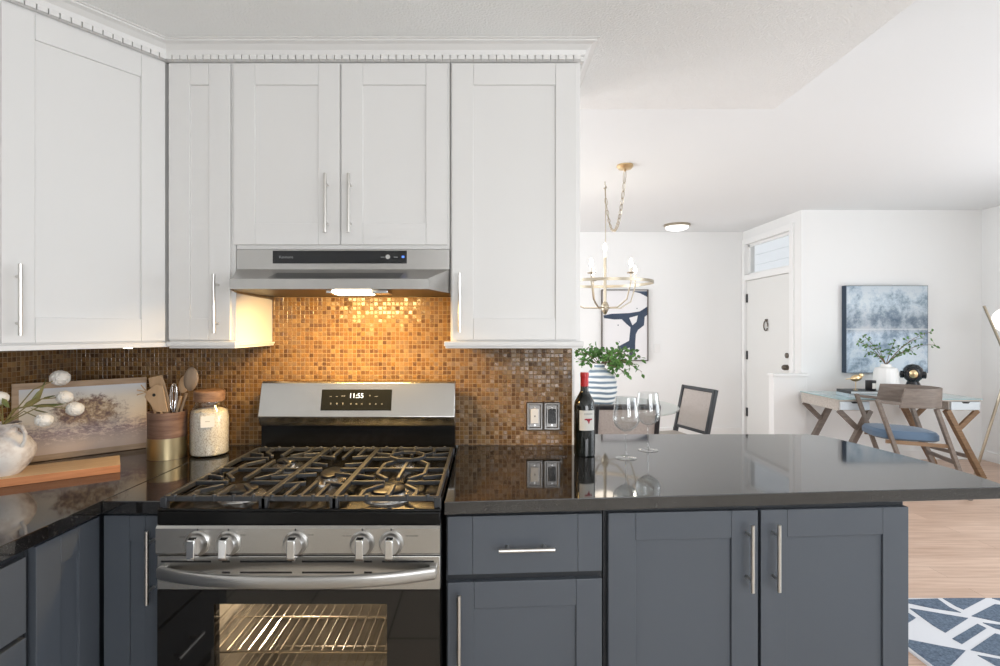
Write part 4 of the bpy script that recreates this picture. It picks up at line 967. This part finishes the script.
b = MB(); b.tube([(0, 0, 0), (0, 0, .10)], .003, 8); b.lathe([(0, 0), (.02, 0), (.02, .004), (0, .005)], 16); b.build('stand', brass, t)
t = thing('candle_jar', 'black candle jar with white label, on the books beside the bird', 'candle', (3.685, 5.09, zb_))
MB().lathe([(0, 0), (.042, 0), (.044, .004), (.044, .095), (.040, .095), (.040, .07), (0, .07)], 28).build('jar', black_m, t)
wrap(.0447, math.radians(-110), math.radians(-50), .02, .072, 'jar_label', paper, t)
v2x, v2y = X(886, 5.25), 5.25
t = thing('white_vase', 'tall white ribbed vase on the desk', 'vase', (v2x, v2y, DZ))
b = MB(); seg = 64; rings = []
for r, z in ((.098, 0), (.104, .01), (.107, .12), (.103, .22), (.09, .262), (.05, .275), (.042, .29), (.042, .30), (.036, .30), (.036, .27)):
    rings.append([Vector((r*(1+.012*math.cos(20*a))*math.cos(a), r*(1+.012*math.cos(20*a))*math.sin(a), z)) for a in [2*PI*j/seg for j in range(seg)]])
b.loft(rings); b.build('vase_body', ceramic, t)
tg = [P(u, v, 5.25+dd_) for u, v, dd_ in ((856, 342, -.08), (862, 335, .05), (868, 352, 0), (896, 340, .05), (905, 352, -.1), (914, 350, 0), (924, 338, .08), (932, 332, 0), (935, 345, -.05), (878, 348, .1))]
foliage('desk_greenery', 'leafy green branches in the white vase on the desk', 'greenery', (v2x, v2y, DZ+.29), tg, .022, .036, 15)
t = thing('diver_sculpture', 'glossy black helmet-shaped sculpture with gold face on the desk', 'sculpture', (X(913, 5.2), 5.2, DZ), math.radians(-39)); t.scale = (.84, .84, .98)
b = MB(); b.lathe([(0, 0), (.085, 0), (.08, .03), (.072, .10), (.05, .15), (0, .16)], 10); b.lathe([(0, .13), (.05, .135), (.088, .17), (.102, .215), (.09, .265), (.055, .30), (0, .312)], 32)
for s in (-1, 1): b.lathe([(0, -.02), (.036, -.015), (.036, .012), (.02, .02), (0, .02)], 20, M=Matrix.Translation((s*.105, -.01, .205))@Matrix.Rotation(PI/2*s, 4, 'Y'))
b.build('helmet', mat('gloss_black', (.015, .017, .02), .12), t)
Mf = Matrix.Translation((.005, -.085, .215))@Matrix.Rotation(PI/2, 4, 'X'); MB().lathe([(.052, -.005), (.060, 0), (.060, .012), (.050, .014), (.044, .004)], 28, M=Mf).build('face_ring', mat('gloss_black_ring', (.02, .02, .025), .2), t)
MB().lathe([(0, .02), (.022, .018), (.040, .008), (.045, -.01), (0, -.012)], 28, M=Mf).build('face_glass', brass, t)
# floor lamp at the right edge
LD = 4.9; t = thing('floor_lamp', 'brass tripod floor lamp with white globe at the right edge', 'floor lamp', (X(1010, LD), LD, 0)); o = Vector(t.location)
def lp(u, v, d_=LD): return P(u, v, d_)-o
b = MB(); b.tube([Vector((X(975, 5.1)-o.x, 5.1-LD, 0)), lp(1003, 385), lp(1040, 268)], .012, 10); b.build('leg', champagne, t)
b = MB(); b.tube([lp(984, 306), lp(1004, 352), lp(1048, 470)], .011, 10); b.tube([lp(1048, 470), Vector((X(1056, LD)-o.x, 0, 0))], .011, 10); b.build('leg', champagne, t)
b = MB(); b.tube([lp(1010, 370), Vector((.35, .25, 0))], .011, 10); b.build('leg', champagne, t)
gc = lp(1008, 320); b = MB(); b.lathe([(.115*math.sin(PI*k/14), -.115*math.cos(PI*k/14)) for k in range(15)], 32, M=Matrix.Translation(gc)); b.build('globe', mat('opal_globe', (.9, .9, .88), .3, emis=1.0, ecol=(1, .97, .92)), t)
# rug
b = MB(); rx0, ry1 = 1.83, 2.735
b.box(rx0, 4.3, .6, ry1, .0005, .012); rug = tag(b.build('rug', addbump(mat('rug_cream', (.66, .67, .70), .95), 300, .5, .003), smooth=False), 'cream rug with navy geometric shapes on the floor past the peninsula', 'rug')
rn = addbump(noisecol(mat('rug_navy', (.06, .09, .14), .95), [(.045, .07, .11), (.15, .20, .27)], ns=110, detail=3), 300, .5, .003)
polys = ([(150, 285), (330, 280), (400, 330), (465, 360), (300, 335), (150, 303)], [(360, 278), (600, 275), (480, 342), (440, 325)], [(170, 335), (505, 392), (375, 475), (300, 430)], [(130, 340), (205, 390), (150, 425)],
         [(525, 380), (660, 312), (780, 330), (740, 425)], [(415, 510), (560, 425), (610, 450), (470, 540)], [(590, 418), (760, 440), (760, 475), (660, 450)], [(520, 575), (660, 480), (800, 520), (740, 620)],
         [(165, 515), (330, 548), (490, 578), (400, 670), (300, 690), (235, 620), (150, 555)], [(560, 605), (760, 640), (760, 720), (640, 650)], [(640, 276), (900, 278), (820, 312), (690, 292)], [(800, 340), (950, 330), (900, 430), (790, 410)], [(500, 690), (640, 670), (760, 780), (560, 800)], [(790, 470), (930, 470), (900, 600), (830, 510)])
rp = MB()
for poly in polys:
    q = []
    for px, py in poly:
        u, v = 880+px/5.74, 550+py/5.74; d_ = (CZ-.0125)*F/(v-CV); q.append((max(rx0+.01, X(u, d_)), min(ry1-.004, d_)))
    rp.prism(q, .0118, .0145)
    for ox, oy in ((.95, 0), (0, -.85), (.95, -.85), (0, -1.55), (.95, -1.55)):   # the pattern repeats over the rest of the rug
        q2 = [(x+ox, y+oy) for x, y in q]
        if all(rx0 < x < 4.28 and .62 < y < ry1 for x, y in q2): rp.prism(q2, .0118, .0145)
rp.build('rug_pattern', rn, rug, smooth=False)
